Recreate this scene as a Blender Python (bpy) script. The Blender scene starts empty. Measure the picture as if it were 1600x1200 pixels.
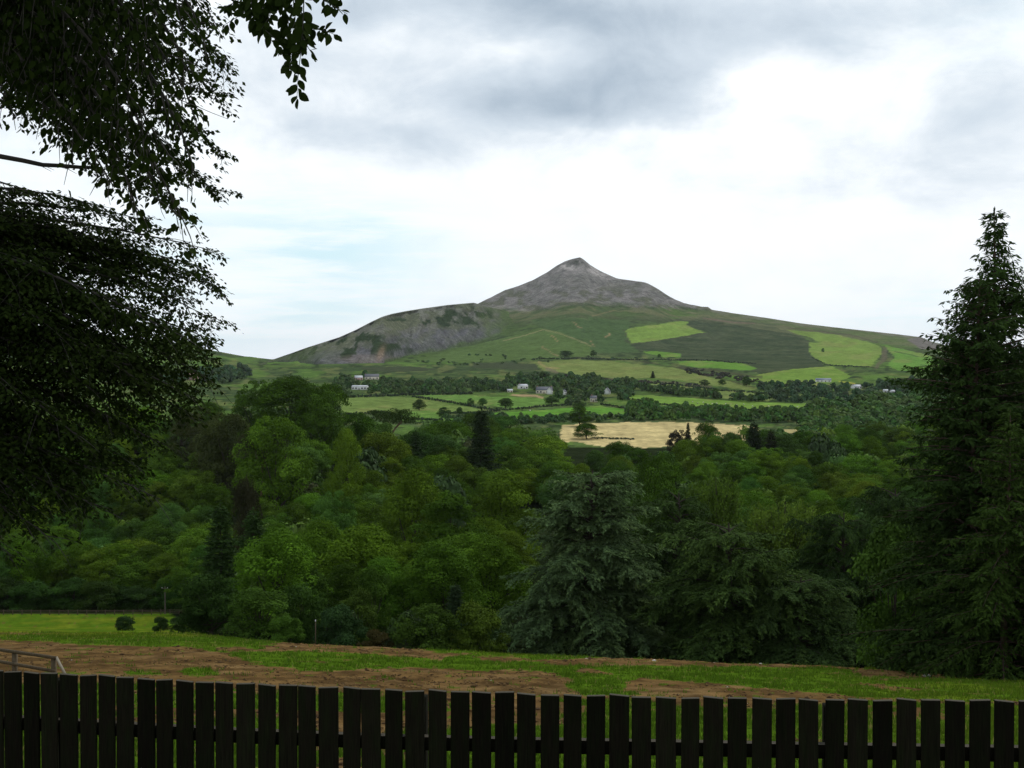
import bpy, math, random
import numpy as np
from mathutils import Vector, Matrix

random.seed(7)
rng = np.random.default_rng(7)
SC = bpy.context.scene
COL = SC.collection

# ------------------------------------------------------------------ camera
F = 1716.0                      # focal length in pixels of the 1600 px wide photograph
PITCH = math.atan(30.0 / F)     # camera looks one degree down
EYE = 1.65
CP, SP = math.cos(PITCH), math.sin(PITCH)
cam_d = bpy.data.cameras.new('camera')
cam_d.sensor_width = 36.0
cam_d.lens = 36.0 * F / 1600.0
cam_d.clip_start = 0.1
cam_d.clip_end = 60000.0
cam = bpy.data.objects.new('camera', cam_d)
cam.location = (0, 0, EYE)
cam.rotation_euler = (math.pi / 2 - PITCH, 0, 0)
COL.objects.link(cam)
SC.camera = cam

# ------------------------------------------------------------------ world
SUN_AZ = math.radians(38.0)     # to the right of the view axis
SUN_EL = math.radians(52.0)
world = bpy.data.worlds.new('World')
SC.world = world
world.use_nodes = True
wt = world.node_tree
wt.nodes.clear()


class NB:
    """small helper to write node graphs as expressions"""
    def __init__(self, tree):
        self.t = tree

    def n(self, typ, **kw):
        nd = self.t.nodes.new(typ)
        for k, v in kw.items():
            setattr(nd, k, v)
        return nd

    def put(self, sock, v):
        if isinstance(v, bpy.types.NodeSocket):
            self.t.links.new(v, sock)
        elif v is not None:
            sock.default_value = v

    def m(self, op, a, b=None, c=None, clamp=False):
        nd = self.n('ShaderNodeMath', operation=op, use_clamp=clamp)
        self.put(nd.inputs[0], a)
        if b is not None:
            self.put(nd.inputs[1], b)
        if c is not None:
            self.put(nd.inputs[2], c)
        return nd.outputs[0]

    def v(self, op, a, b=None, scale=None):
        nd = self.n('ShaderNodeVectorMath', operation=op)
        self.put(nd.inputs[0], a)
        if b is not None:
            self.put(nd.inputs[1], b)
        if scale is not None:
            self.put(nd.inputs['Scale'], scale)
        return nd.outputs['Value'] if op in ('DOT_PRODUCT', 'LENGTH') else nd.outputs[0]

    def xyz(self, a):
        nd = self.n('ShaderNodeSeparateXYZ')
        self.put(nd.inputs[0], a)
        return nd.outputs[0], nd.outputs[1], nd.outputs[2]

    def comb(self, x, y, z):
        nd = self.n('ShaderNodeCombineXYZ')
        for i, q in enumerate((x, y, z)):
            self.put(nd.inputs[i], q)
        return nd.outputs[0]

    def noise(self, vec, scale, detail=4.0, rough=0.55, dist=0.0, color=False):
        nd = self.n('ShaderNodeTexNoise')
        self.put(nd.inputs['Vector'], vec)
        self.put(nd.inputs['Scale'], scale)
        nd.inputs['Detail'].default_value = detail
        nd.inputs['Roughness'].default_value = rough
        nd.inputs['Distortion'].default_value = dist
        return nd.outputs['Color'] if color else nd.outputs[0]

    def mix(self, f, a, b, typ='MIX'):
        nd = self.n('ShaderNodeMix', data_type='RGBA', blend_type=typ)
        self.put(nd.inputs[0], f)
        for s, q in ((nd.inputs[6], a), (nd.inputs[7], b)):
            if isinstance(q, tuple) and len(q) == 3:
                q = q + (1.0,)
            self.put(s, q)
        return nd.outputs[2]

    def ramp(self, x, lo, hi, a=0.0, b=1.0, smooth=True):
        nd = self.n('ShaderNodeMapRange')
        nd.interpolation_type = 'SMOOTHSTEP' if smooth else 'LINEAR'
        self.put(nd.inputs[0], x)
        for i, q in enumerate((lo, hi, a, b)):
            self.put(nd.inputs[i + 1], q)
        return nd.outputs[0]


def build_sky():
    b = NB(wt)
    tc = b.n('ShaderNodeTexCoord')
    d = tc.outputs['Generated']
    x, y, z = b.xyz(d)
    az = b.m('ARCTAN2', x, y)
    el = b.m('ARCSINE', z)
    zc = b.m('ADD', b.m('MAXIMUM', z, 0.0), 0.13)
    P = b.comb(b.m('DIVIDE', x, zc), b.m('DIVIDE', y, zc), 0.0)
    n_big = b.noise(P, 0.75, 7.0, 0.55, 0.3)
    n_fine = b.noise(P, 2.3, 8.0, 0.58, 0.2)
    dirs = b.v('MULTIPLY', d, (1.0, 1.0, 1.6))
    n_el = b.noise(dirs, 10.0, 10.0, 0.60, 0.35)
    wcol = b.noise(dirs, 5.0, 5.0, 0.6, 0.0, color=True)
    wx, wy, _ = b.xyz(wcol)
    azw = b.m('ADD', az, b.m('MULTIPLY', b.m('SUBTRACT', wx, 0.5), 0.22))
    elw = b.m('ADD', el, b.m('MULTIPLY', b.m('SUBTRACT', wy, 0.5), 0.075))

    def blob(px, py, sx, sy, amp, warped=True):
        a0, e0 = math.atan((px - 800) / F), math.atan((570 - py) / F)
        u = b.m('DIVIDE', b.m('SUBTRACT', azw if warped else az, a0), sx / F)
        v = b.m('DIVIDE', b.m('SUBTRACT', elw if warped else el, e0), sy / F)
        r2 = b.m('ADD', b.m('MULTIPLY', u, u), b.m('MULTIPLY', v, v))
        g = b.m('POWER', 2.718, b.m('MULTIPLY', r2, -1.0))
        return b.m('MULTIPLY', g, amp)

    D = None
    for bl in SKY_BLOBS:
        g = blob(*bl)
        D = g if D is None else b.m('ADD', D, g)
    # the general broken overcast, thicker higher up; darkened above view to cut ground light
    thick = b.ramp(el, 0.10, 0.42)
    zen_dim = b.ramp(el, 0.36, 0.75, 0.0, 0.75)
    gen = b.m('MULTIPLY', b.m('SUBTRACT', n_big, 0.42), b.m('MULTIPLY', thick, 1.2))
    D = b.m('ADD', b.m('ADD', D, zen_dim), gen)
    D = b.m('ADD', D, b.m('MULTIPLY', b.m('SUBTRACT', n_el, 0.5), b.ramp(el, 0.0, 0.16, 0.30, 1.05)))
    D = b.m('ADD', D, b.m('MULTIPLY', b.m('SUBTRACT', n_fine, 0.5), b.ramp(el, 0.05, 0.22, 0.1, 0.42)))
    light = b.mix(b.ramp(D, -0.10, 0.52), (1.05, 1.095, 1.125), (0.69, 0.78, 0.87))
    cloud = b.mix(b.ramp(D, 0.36, 1.15), light, (0.385, 0.48, 0.585))
    # thin places where the pale sky shows
    sky = b.n('ShaderNodeTexSky', sky_type='NISHITA')
    sky.sun_disc = False
    sky.sun_elevation = SUN_EL
    sky.sun_rotation = SUN_AZ
    sky.air_density = 1.0
    sky.dust_density = 1.5
    gap = None
    for bl in SKY_GAPS:
        g = blob(*bl)
        gap = g if gap is None else b.m('ADD', gap, g)
    streak = b.noise(b.v('MULTIPLY', d, (1.0, 1.0, 9.0)), 6.0, 6.0, 0.6, 0.2)
    gap = b.m('MULTIPLY', gap, b.ramp(streak, 0.36, 0.62, 0.25, 1.0), clamp=True)
    pale = b.mix(0.18, (0.68, 0.97, 1.06), b.v('SCALE', sky.outputs[0], scale=0.1))
    col = b.mix(gap, cloud, pale)
    col10 = b.v('SCALE', col, scale=10.0)
    bg = b.n('ShaderNodeBackground')
    b.put(bg.inputs[0], col10)
    bg.inputs[1].default_value = SKY_STRENGTH
    out = b.n('ShaderNodeOutputWorld')
    wt.links.new(bg.outputs[0], out.inputs[0])


SKY_STRENGTH = 0.1
SKY_BLOBS = [
    (880, 168, 205, 48, 0.80), (620, 235, 240, 26, 0.16), (930, 25, 330, 48, 0.78), (1060, 120, 110, 48, 0.50),
    (1550, 225, 130, 80, 0.36), (1480, 330, 110, 40, 0.25), (1240, 200, 60, 22, 0.30), (560, 215, 170, 26, 0.24), (720, 110, 320, 70, 0.14),
    (520, 30, 150, 34, 0.34), (1400, 60, 330, 40, 0.36), (1250, 160, 150, 45, -0.45),
    (785, 95, 60, 18, -0.22), (1000, 215, 90, 16, -0.2), (380, 130, 130, 40, 0.12), (900, 350, 700, 50, -0.10),
    (100, 120, 200, 120, 0.2),
]
SKY_GAPS = [(470, 400, 230, 75, 0.85), (420, 500, 200, 40, 0.5), (1440, 495, 130, 22, 0.45), (1560, 70, 120, 70, 0.2), (60, 260, 200, 60, 0.2)]
build_sky()

sun_d = bpy.data.lights.new('sun', 'SUN')
sun_d.energy = 1.4
sun_d.angle = math.radians(11.0)
sun_d.color = (1.0, 0.955, 0.88)
sun = bpy.data.objects.new('sun', sun_d)
sun_dir = Vector((math.sin(SUN_AZ) * math.cos(SUN_EL), math.cos(SUN_AZ) * math.cos(SUN_EL), math.sin(SUN_EL)))
sun.rotation_euler = sun_dir.to_track_quat('Z', 'Y').to_euler()
sun.location = (60, 60, 90)
COL.objects.link(sun)

SC.view_settings.view_transform = 'Standard'
SC.view_settings.look = 'None'
SC.view_settings.gamma = 1.0
SC.view_settings.exposure = 0.0
SC.view_settings.use_curve_mapping = False
SC.render.engine = 'CYCLES'
SC.cycles.max_bounces = 6
SC.cycles.diffuse_bounces = 3
SC.cycles.glossy_bounces = 2
SC.cycles.transmission_bounces = 3
SC.cycles.transparent_max_bounces = 4
SC.cycles.use_denoising = True
SC.cycles.denoiser = 'OPENIMAGEDENOISE'
SC.cycles.denoising_input_passes = 'RGB_ALBEDO_NORMAL'
SC.cycles.denoising_prefilter = 'NONE'
SC.cycles.use_adaptive_sampling = False
SC.cycles.sample_clamp_indirect = 1.5


# ------------------------------------------------------------------ helpers
def s2l(r, g, b):
    return tuple(((c / 255.0) / 12.92 if c / 255.0 <= 0.04045 else ((c / 255.0 + 0.055) / 1.055) ** 2.4) for c in (r, g, b))


def _hash(ix, iy, seed):
    with np.errstate(over='ignore'):
        h = (ix.astype(np.int64) * 374761393 + iy.astype(np.int64) * 668265263 + seed * 974634541) & 0xffffffff
        h = ((h ^ (h >> 13)) * 1274126177) & 0xffffffff
        h = h ^ (h >> 16)
    return (h & 0xffff) / 65535.0


def vnoise(x, y, seed=0):
    x = np.asarray(x, float); y = np.asarray(y, float)
    ix, iy = np.floor(x), np.floor(y)
    fx, fy = x - ix, y - iy
    fx = fx * fx * (3 - 2 * fx); fy = fy * fy * (3 - 2 * fy)
    a = _hash(ix, iy, seed); b = _hash(ix + 1, iy, seed); c = _hash(ix, iy + 1, seed); d = _hash(ix + 1, iy + 1, seed)
    return (a * (1 - fx) + b * fx) * (1 - fy) + (c * (1 - fx) + d * fx) * fy


def fbm(x, y, seed=0, octs=4, gain=0.5):
    s, a, t = 0.0, 1.0, 0.0
    for o in range(octs):
        s = s + a * vnoise(np.asarray(x) * 2 ** o, np.asarray(y) * 2 ** o, seed + 17 * o)
        t += a
        a *= gain
    return s / t


def sstep(a, b, x):
    t = np.clip((x - a) / (b - a), 0, 1)
    return t * t * (3 - 2 * t)


def px_dir(x, y):
    """photograph pixel -> (X/Y, Z/Y) slopes"""
    cx, cy = (np.asarray(x, float) - 800.0) / F, (600.0 - np.asarray(y, float)) / F
    k = CP + cy * SP
    return cx / k, (cy * CP - SP) / k


def at(x, y, Y):
    a, b = px_dir(x, y)
    return np.array([a * Y, Y + 0 * a, EYE + b * Y])


def to_px(X, Y, Z):
    zr = np.asarray(Z) - EYE
    dep = Y * CP - zr * SP
    return 800 + F * X / dep, 600 - F * (Y * SP + zr * CP) / dep


def inpoly(px, py, poly):
    poly = np.asarray(poly, float)
    inside = np.zeros(np.shape(px), bool)
    n = len(poly)
    j = n - 1
    for i in range(n):
        xi, yi = poly[i]; xj, yj = poly[j]
        if yi != yj:
            c = ((yi > py) != (yj > py)) & (px < (xj - xi) * (py - yi) / (yj - yi) + xi)
            inside ^= c
        j = i
    return inside


def new_mesh(name, V, faces, mats=(), mat_idx=None, smooth=False, attrs=None):
    """faces: list of (n, k) int arrays"""
    me = bpy.data.meshes.new(name)
    V = np.ascontiguousarray(V, np.float32)
    me.vertices.add(len(V))
    me.vertices.foreach_set('co', V.ravel())
    faces = [np.asarray(f, np.int32) for f in faces if len(f)]
    loops = np.concatenate([f.ravel() for f in faces]) if faces else np.zeros(0, np.int32)
    tot = np.concatenate([np.full(len(f), f.shape[1], np.int32) for f in faces])
    start = np.concatenate([[0], np.cumsum(tot)[:-1]]).astype(np.int32)
    me.loops.add(len(loops))
    me.loops.foreach_set('vertex_index', loops)
    me.polygons.add(len(tot))
    me.polygons.foreach_set('loop_start', start)
    for m in mats:
        me.materials.append(m)
    if mat_idx is not None:
        me.polygons.foreach_set('material_index', np.asarray(mat_idx, np.int32))
    if smooth:
        me.polygons.foreach_set('use_smooth', np.ones(len(tot), bool))
    me.update(calc_edges=True)
    if attrs:
        for k, a in attrs.items():
            a = np.asarray(a, np.float32)
            if a.ndim == 2:
                at_ = me.attributes.new(k, 'FLOAT_COLOR', 'POINT')
                if a.shape[1] == 3:
                    a = np.concatenate([a, np.ones((len(a), 1), np.float32)], 1)
                at_.data.foreach_set('color', np.ascontiguousarray(a).ravel())
            else:
                at_ = me.attributes.new(k, 'FLOAT', 'POINT')
                at_.data.foreach_set('value', a)
    return me


def link(name, data, parent=None, loc=None):
    o = bpy.data.objects.new(name, data)
    COL.objects.link(o)
    if parent is not None:
        o.parent = parent
    if loc is not None:
        o.location = loc
    return o


def tag(o, label=None, cat=None, group=None, kind=None):
    for k, v in (('label', label), ('category', cat), ('group', group), ('kind', kind)):
        if v:
            o[k] = v
    return o


class MB:
    """mesh collector: vertices and faces of several shapes joined into one part"""
    def __init__(self):
        self.V = []; self.F = {3: [], 4: []}; self.M = {3: [], 4: []}; self.n = 0

    def add(self, V, Fs, mat=0):
        V = np.asarray(V, float)
        f = np.asarray(Fs, int)
        self.V.append(V)
        self.F[f.shape[1]].append(f + self.n)
        self.M[f.shape[1]].append(np.full(len(f), mat))
        self.n += len(V)

    def box(self, lo, hi, mat=0):
        x0, y0, z0 = lo; x1, y1, z1 = hi
        V = [(x0, y0, z0), (x1, y0, z0), (x1, y1, z0), (x0, y1, z0), (x0, y0, z1), (x1, y0, z1), (x1, y1, z1), (x0, y1, z1)]
        self.add(V, [(0, 3, 2, 1), (4, 5, 6, 7), (0, 1, 5, 4), (1, 2, 6, 5), (2, 3, 7, 6), (3, 0, 4, 7)], mat)

    def tube(self, pts, radii, sides=5, mat=0):
        pts = np.asarray(pts, float)
        n = len(pts)
        T = np.gradient(pts, axis=0)
        T /= np.linalg.norm(T, axis=1)[:, None] + 1e-9
        up = np.where(np.abs(T[:, 2:3]) > 0.9, np.array([[1.0, 0, 0]]), np.array([[0, 0, 1.0]]))
        A = np.cross(T, up); A /= np.linalg.norm(A, axis=1)[:, None] + 1e-9
        B = np.cross(T, A)
        ang = np.linspace(0, 2 * np.pi, sides, endpoint=False)
        R = np.asarray(radii, float)[:, None, None]
        V = pts[:, None, :] + R * (np.cos(ang)[None, :, None] * A[:, None, :] + np.sin(ang)[None, :, None] * B[:, None, :])
        i = np.arange(n - 1)[:, None] * sides
        j = np.arange(sides)[None, :]
        k = (j + 1) % sides
        Fq = np.stack([i + j, i + k, i + sides + k, i + sides + j], -1).reshape(-1, 4)
        self.add(V.reshape(-1, 3), Fq, mat)

    def mesh(self, name, mats=(), smooth=False, attrs=None):
        V = np.concatenate(self.V)
        fs, ms = [], []
        for k in (3, 4):
            if self.F[k]:
                fs.append(np.concatenate(self.F[k])); ms.append(np.concatenate(self.M[k]))
        return new_mesh(name, V, fs, mats, np.concatenate(ms), smooth, attrs)


# ------------------------------------------------------------------ materials
def mat_new(name):
    m = bpy.data.materials.new(name)
    m.use_nodes = True
    m.node_tree.nodes.clear()
    return m, NB(m.node_tree)


def finish(b, shader):
    out = b.n('ShaderNodeOutputMaterial')
    b.t.links.new(shader, out.inputs[0])


def principled(b, col, rough=0.8, spec=0.3, normal=None):
    p = b.n('ShaderNodeBsdfPrincipled')
    if isinstance(col, tuple) and len(col) == 3:
        col = col + (1.0,)
    b.put(p.inputs['Base Color'], col)
    b.put(p.inputs['Roughness'], rough)
    p.inputs['Specular IOR Level'].default_value = spec
    if normal is not None:
        b.t.links.new(normal, p.inputs['Normal'])
    return p.outputs[0]


def terrain_mat(name, scales, amp=0.5, bump=0.0, bump_scale=1.0, tint=None):
    """vertex colour of the ground, broken up by noise at several sizes in metres"""
    m, b = mat_new(name)
    at_ = b.n('ShaderNodeAttribute', attribute_name='Col')
    geo = b.n('ShaderNodeNewGeometry')
    pos = geo.outputs['Position']
    col = at_.outputs['Color']
    for i, s in enumerate(scales):
        nz = b.noise(pos, 1.0 / s, 4.0, 0.6)
        col = b.mix(1.0, col, b.ramp(nz, 0.25, 0.75, 1 - amp, 1 + amp, False), 'MULTIPLY')
    nrm = None
    if bump:
        bp = b.n('ShaderNodeBump')
        bp.inputs['Strength'].default_value = bump
        bp.inputs['Distance'].default_value = bump_scale
        b.put(bp.inputs['Height'], b.noise(pos, 1.0 / bump_scale, 5.0, 0.65))
        nrm = bp.outputs[0]
    finish(b, principled(b, col, 1.0, 0.0, nrm))
    return m


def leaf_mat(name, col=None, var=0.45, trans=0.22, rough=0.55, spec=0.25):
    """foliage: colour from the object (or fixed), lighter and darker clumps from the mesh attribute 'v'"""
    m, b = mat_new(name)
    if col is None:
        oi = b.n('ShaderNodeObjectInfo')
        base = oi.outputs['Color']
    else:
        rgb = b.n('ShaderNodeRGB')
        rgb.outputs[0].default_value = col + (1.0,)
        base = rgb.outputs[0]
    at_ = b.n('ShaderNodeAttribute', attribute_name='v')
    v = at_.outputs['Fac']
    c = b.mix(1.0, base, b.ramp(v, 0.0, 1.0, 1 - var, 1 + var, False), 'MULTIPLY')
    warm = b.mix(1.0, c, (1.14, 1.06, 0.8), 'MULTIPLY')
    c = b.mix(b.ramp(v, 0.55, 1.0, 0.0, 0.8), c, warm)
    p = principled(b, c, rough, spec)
    if trans:
        tr = b.n('ShaderNodeBsdfTranslucent')
        b.put(tr.inputs[0], b.mix(1.0, c, (1.1, 1.25, 0.6), 'MULTIPLY'))
        ms = b.n('ShaderNodeMixShader')
        ms.inputs[0].default_value = trans
        b.t.links.new(p, ms.inputs[1]); b.t.links.new(tr.outputs[0], ms.inputs[2])
        finish(b, ms.outputs[0])
    else:
        finish(b, p)
    return m


def solid_mat(name, col, rough=0.8, spec=0.3, noise=0.0, nscale=3.0, stretch=(1, 1, 1)):
    m, b = mat_new(name)
    c = col + (1.0,)
    if noise:
        tc = b.n('ShaderNodeTexCoord')
        vec = b.v('MULTIPLY', tc.outputs['Object'], stretch)
        nz = b.noise(vec, nscale, 6.0, 0.6)
        c = b.mix(1.0, c, b.ramp(nz, 0.25, 0.75, 1 - noise, 1 + noise, False), 'MULTIPLY')
    finish(b, principled(b, c, rough, spec))
    return m

# ------------------------------------------------------------------ terrain
def lerp_tab(x, tab):
    t = np.asarray(tab, float)
    return np.interp(x, t[:, 0], t[:, 1])


SKYLINE = [(-900, 500), (-200, 505), (0, 512), (150, 522), (260, 533), (300, 541), (335, 548), (380, 556.5), (425, 561.5), (500, 553), (600, 527), (700, 493),
           (748, 474), (770, 463), (790, 453), (812, 446), (836, 436), (857, 424), (870, 415), (882, 408.5), (894, 404.5), (901, 403), (906, 402), (910, 404),
           (922, 414), (932, 420), (943, 426), (955, 431.5), (965, 435), (985, 438), (1008, 441), (1018, 446), (1030, 453), (1045, 463), (1055, 468), (1068, 473), (1080, 476),
           (1095, 479), (1106, 479.5), (1112, 484), (1150, 490), (1200, 497), (1250, 505), (1300, 511), (1400, 522), (1440, 527),
           (1450, 532), (1475, 539), (1520, 548), (1600, 552), (1800, 545), (2400, 530)]
SKY_Y = [(-900, 2900), (300, 3000), (425, 3600), (600, 4200), (750, 4750), (907, 5000), (1010, 4800), (1108, 4550), (1300, 4250), (1445, 4000), (1520, 4300), (2400, 4300)]
# pixel row of the ground at given distances, for columns of the photograph
ROWS = [20, 38, 55, 75, 100, 130, 180, 250, 320, 450, 600, 680, 800, 1000, 1300, 1800, 2300]
COLS = {
    -600: [1120, 1060, 1022, 1000, 990, 984, 978, 955, 930, 690, 668, 650, 634, 625, 610, 590, 572],
    0:    [1125, 1062, 1024, 1002, 991, 985, 982, 957, 930, 690, 668, 650, 634, 625, 610, 590, 572],
    180:  [1130, 1066, 1028, 999, 992, 986, 983, 957, 930, 690, 664, 650, 634, 625, 610, 590, 572],
    290:  [1133, 1068, 1031, 1001, 990, 990, 984, 956, 920, 685, 664, 650, 634, 626, 610, 590, 571],
    420:  [1136, 1070, 1036, 1003, 1004, 1000, 975, 940, 895, 680, 665, 650, 636, 626, 610, 590, 571],
    520:  [1138, 1073, 1040, 1006, 1014, 1008, 975, 925, 880, 690, 680, 662, 643, 628, 612, 591, 571],
    620:  [1139, 1076, 1043, 1010, 1030, 1012, 976, 915, 862, 752, 700, 676, 652, 633, 614, 591, 572],
    800:  [1140, 1080, 1045, 1018, 1048, 1018, 978, 912, 858, 772, 708, 688, 661, 638, 617, 591, 572],
    1000: [1143, 1084, 1050, 1026, 1062, 1030, 982, 914, 858, 772, 712, 691, 660, 640, 618, 591, 572],
    1300: [1150, 1090, 1058, 1038, 1076, 1040, 985, 918, 860, 772, 712, 690, 663, 644, 620, 592, 571],
    1600: [1156, 1096, 1068, 1060, 1084, 1050, 990, 920, 866, 792, 730, 690, 664, 644, 620, 592, 572],
    2300: [1160, 1100, 1080, 1075, 1095, 1060, 995, 925, 870, 792, 730, 690, 664, 644, 620, 592, 572],
}
LN0, LN1, NLN = math.log(2.0), math.log(2300.0), 1400
_ln = np.linspace(LN0, LN1, NLN)
_Yg = np.exp(_ln)
_cx = np.arange(-600, 2301, 10.0)


def _build_table():
    tabs = []
    for c in sorted(COLS):
        s = px_dir(800, np.array(COLS[c], float))[1]          # slope z/Y
        z = s * np.array(ROWS)
        Yk = np.concatenate([[0, 3, 5, 12], ROWS])
        zk = np.concatenate([[-EYE, -1.95, -2.55, -4.45], z])
        tabs.append(np.interp(_Yg, Yk, zk))
    tabs = np.array(tabs)
    cs = np.array(sorted(COLS), float)
    T = np.empty((len(_cx), NLN))
    for i in range(NLN):
        T[:, i] = np.interp(_cx, cs, tabs[:, i])
    # soften the knees
    k = np.exp(-0.5 * (np.arange(-24, 25) / 9.0) ** 2); k /= k.sum()
    Tp = np.pad(T, ((0, 0), (24, 24)), mode='edge')
    S = sum(k[j] * Tp[:, j:j + NLN] for j in range(49))
    w = sstep(0, 40, NLN - 1 - np.arange(NLN))
    S = S * w + T * (1 - w)
    k2 = np.exp(-0.5 * (np.arange(-6, 7) / 2.5) ** 2); k2 /= k2.sum()
    Sp = np.pad(S, ((6, 6), (0, 0)), mode='edge')
    return sum(k2[j] * Sp[j:j + len(_cx)] for j in range(13))


_T = _build_table()


def ground_col(xp, Y):
    """height above world zero for photograph column xp and distance Y (up to 2300 m)"""
    xp = np.clip(np.asarray(xp, float), -600, 2299.9)
    ly = np.clip((np.log(np.maximum(Y, 2.0)) - LN0) / (LN1 - LN0) * (NLN - 1), 0, NLN - 1.001)
    fx = (xp + 600) / 10.0
    i, j = fx.astype(int), ly.astype(int)
    i = np.minimum(i, len(_cx) - 2)
    a, b = fx - i, ly - j
    z = (_T[i, j] * (1 - b) + _T[i, j + 1] * b) * (1 - a) + (_T[i + 1, j] * (1 - b) + _T[i + 1, j + 1] * b) * a
    return z + EYE


def ground(X, Y):
    X = np.asarray(X, float); Y = np.asarray(Y, float)
    xp = 800 + F * X / np.maximum(Y, 0.5)
    z = ground_col(xp, Y)
    near = (Y > 8) & (Y < 130)
    z = z + near * (fbm(X / 3.0, Y / 3.0, 5, 3) - 0.5) * 0.22 * sstep(8, 16, Y) * sstep(130, 90, Y)
    return z


def far_rows(xp, t):
    """points of the far slope: t 0 at 2300 m, 1 at the skyline"""
    ysky = lerp_tab(xp, SKYLINE); Ys = lerp_tab(xp, SKY_Y)
    Y = 2300 + (Ys - 2300) * t ** 0.8
    y0 = 600 - F * ((_slope2300(xp)) * CP + SP) / (CP - _slope2300(xp) * SP)
    y = y0 + (ysky - y0) * t
    return Y, y


def _slope2300(xp):
    return (ground_col(xp, np.full(np.shape(xp), 2299.9)) - EYE) / 2300.0


def ground_at_px(x, y, Ymin=8.0, Ymax=2299.0):
    """where the sight line of a pixel first meets the ground beyond Ymin"""
    Ys = np.exp(np.linspace(math.log(Ymin), math.log(Ymax), 1500))
    a, b = px_dir(x, y)
    zr = EYE + b * Ys
    g = ground_col(np.full_like(Ys, float(x)), Ys)
    hit = np.where(zr <= g)[0]
    if len(hit):
        Y = Ys[hit[0]]
    else:
        xp = np.array([float(x)])
        t = np.linspace(0, 1, 400)
        Yf, yf = far_rows(np.full(400, float(x)), t)
        Y = np.interp(-y, -yf, Yf)
        return np.array([a * Y, Y, EYE + b * Y])
    return np.array([a * Y, Y, float(ground_col(np.array([float(x)]), np.array([Y]))[0])])


# ---- land use: polygons in the photograph that say which piece of ground is which field
FIELDS = [
    ('stubble_field', [(872, 690), (880, 664), (925, 661), (1010, 659), (1100, 661), (1165, 665), (1183, 668), (1186, 686), (1100, 694), (1010, 700), (940, 698), (900, 690)], s2l(202, 182, 128)),
    ('stubble_field', [(1388, 675.5), (1430, 676), (1430, 682), (1388, 682)], s2l(196, 180, 124)),
    ('stubble_field', [(1222, 671), (1250, 671.5), (1250, 677), (1222, 677)], s2l(196, 180, 124)),
    ('green_field', [(690, 656), (760, 646), (880, 638), (940, 634), (985, 641), (990, 650), (930, 654), (800, 657)], s2l(92, 134, 52)),
    ('pasture', [(520, 622), (600, 620), (650, 622), (760, 641), (700, 646), (640, 644), (540, 648)], s2l(104, 122, 64)),
    ('pasture', [(652, 618), (700, 616.5), (790, 620), (850, 622), (858, 634), (800, 637), (740, 631)], s2l(98, 128, 62)),
    ('pasture', [(620, 644), (690, 641), (700, 655), (640, 660), (600, 656)], s2l(98, 128, 60)),
    ('long_field', [(975, 619), (1010, 617.5), (1050, 620), (1120, 625), (1200, 629), (1297, 632), (1300, 640), (1255, 645), (1150, 640), (1080, 636), (1000, 630)], s2l(112, 140, 62)),
    ('pasture', [(985, 603), (1040, 598), (1100, 607), (1180, 613), (1215, 621), (1200, 628), (1150, 625), (1060, 613), (990, 608)], s2l(112, 126, 70)),
    ('rough_pasture', [(832, 566), (900, 561.5), (960, 565), (1000, 569), (1060, 576), (1110, 590), (1160, 600), (1186, 607), (1175, 610), (1100, 601), (1060, 594), (1030, 591), (950, 590), (905, 586), (850, 579)], s2l(112, 124, 68)),
    ('green_field', [(1005, 549), (1040, 550), (1064, 552), (1063, 558), (1040, 558), (1010, 553)], s2l(98, 132, 54)),
    ('green_field', [(1058, 564), (1110, 563.5), (1160, 568), (1185, 576), (1170, 579), (1100, 575), (1062, 570)], s2l(98, 134, 54)),
    ('green_field', [(1140, 588), (1186, 591), (1184, 598), (1150, 593)], s2l(98, 132, 54)),
    ('high_pasture', [(977, 517), (984, 513), (1060, 502), (1076, 502.5), (1073, 508), (1100, 520), (1050, 528), (990, 537.5), (982, 531)], s2l(116, 140, 64)),
    ('high_pasture', [(1226, 515), (1275, 519), (1310, 523), (1350, 533), (1374, 540), (1380, 552), (1360, 572), (1290, 570), (1271, 558), (1264, 548), (1265, 535.5), (1283, 534), (1255, 524)], s2l(116, 138, 66)),
    ('high_pasture', [(1380, 539), (1400, 543), (1470, 560), (1480, 579), (1440, 581), (1400, 578), (1386, 570), (1397, 557), (1391, 550)], s2l(100, 136, 60)),
    ('high_pasture', [(1178, 590), (1185, 585), (1225, 579), (1260, 574.5), (1300, 572), (1331, 588), (1310, 596), (1270, 603), (1200, 600)], s2l(110, 136, 60)),
]
MOOR_DARK = s2l(66, 76, 52)


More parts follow.
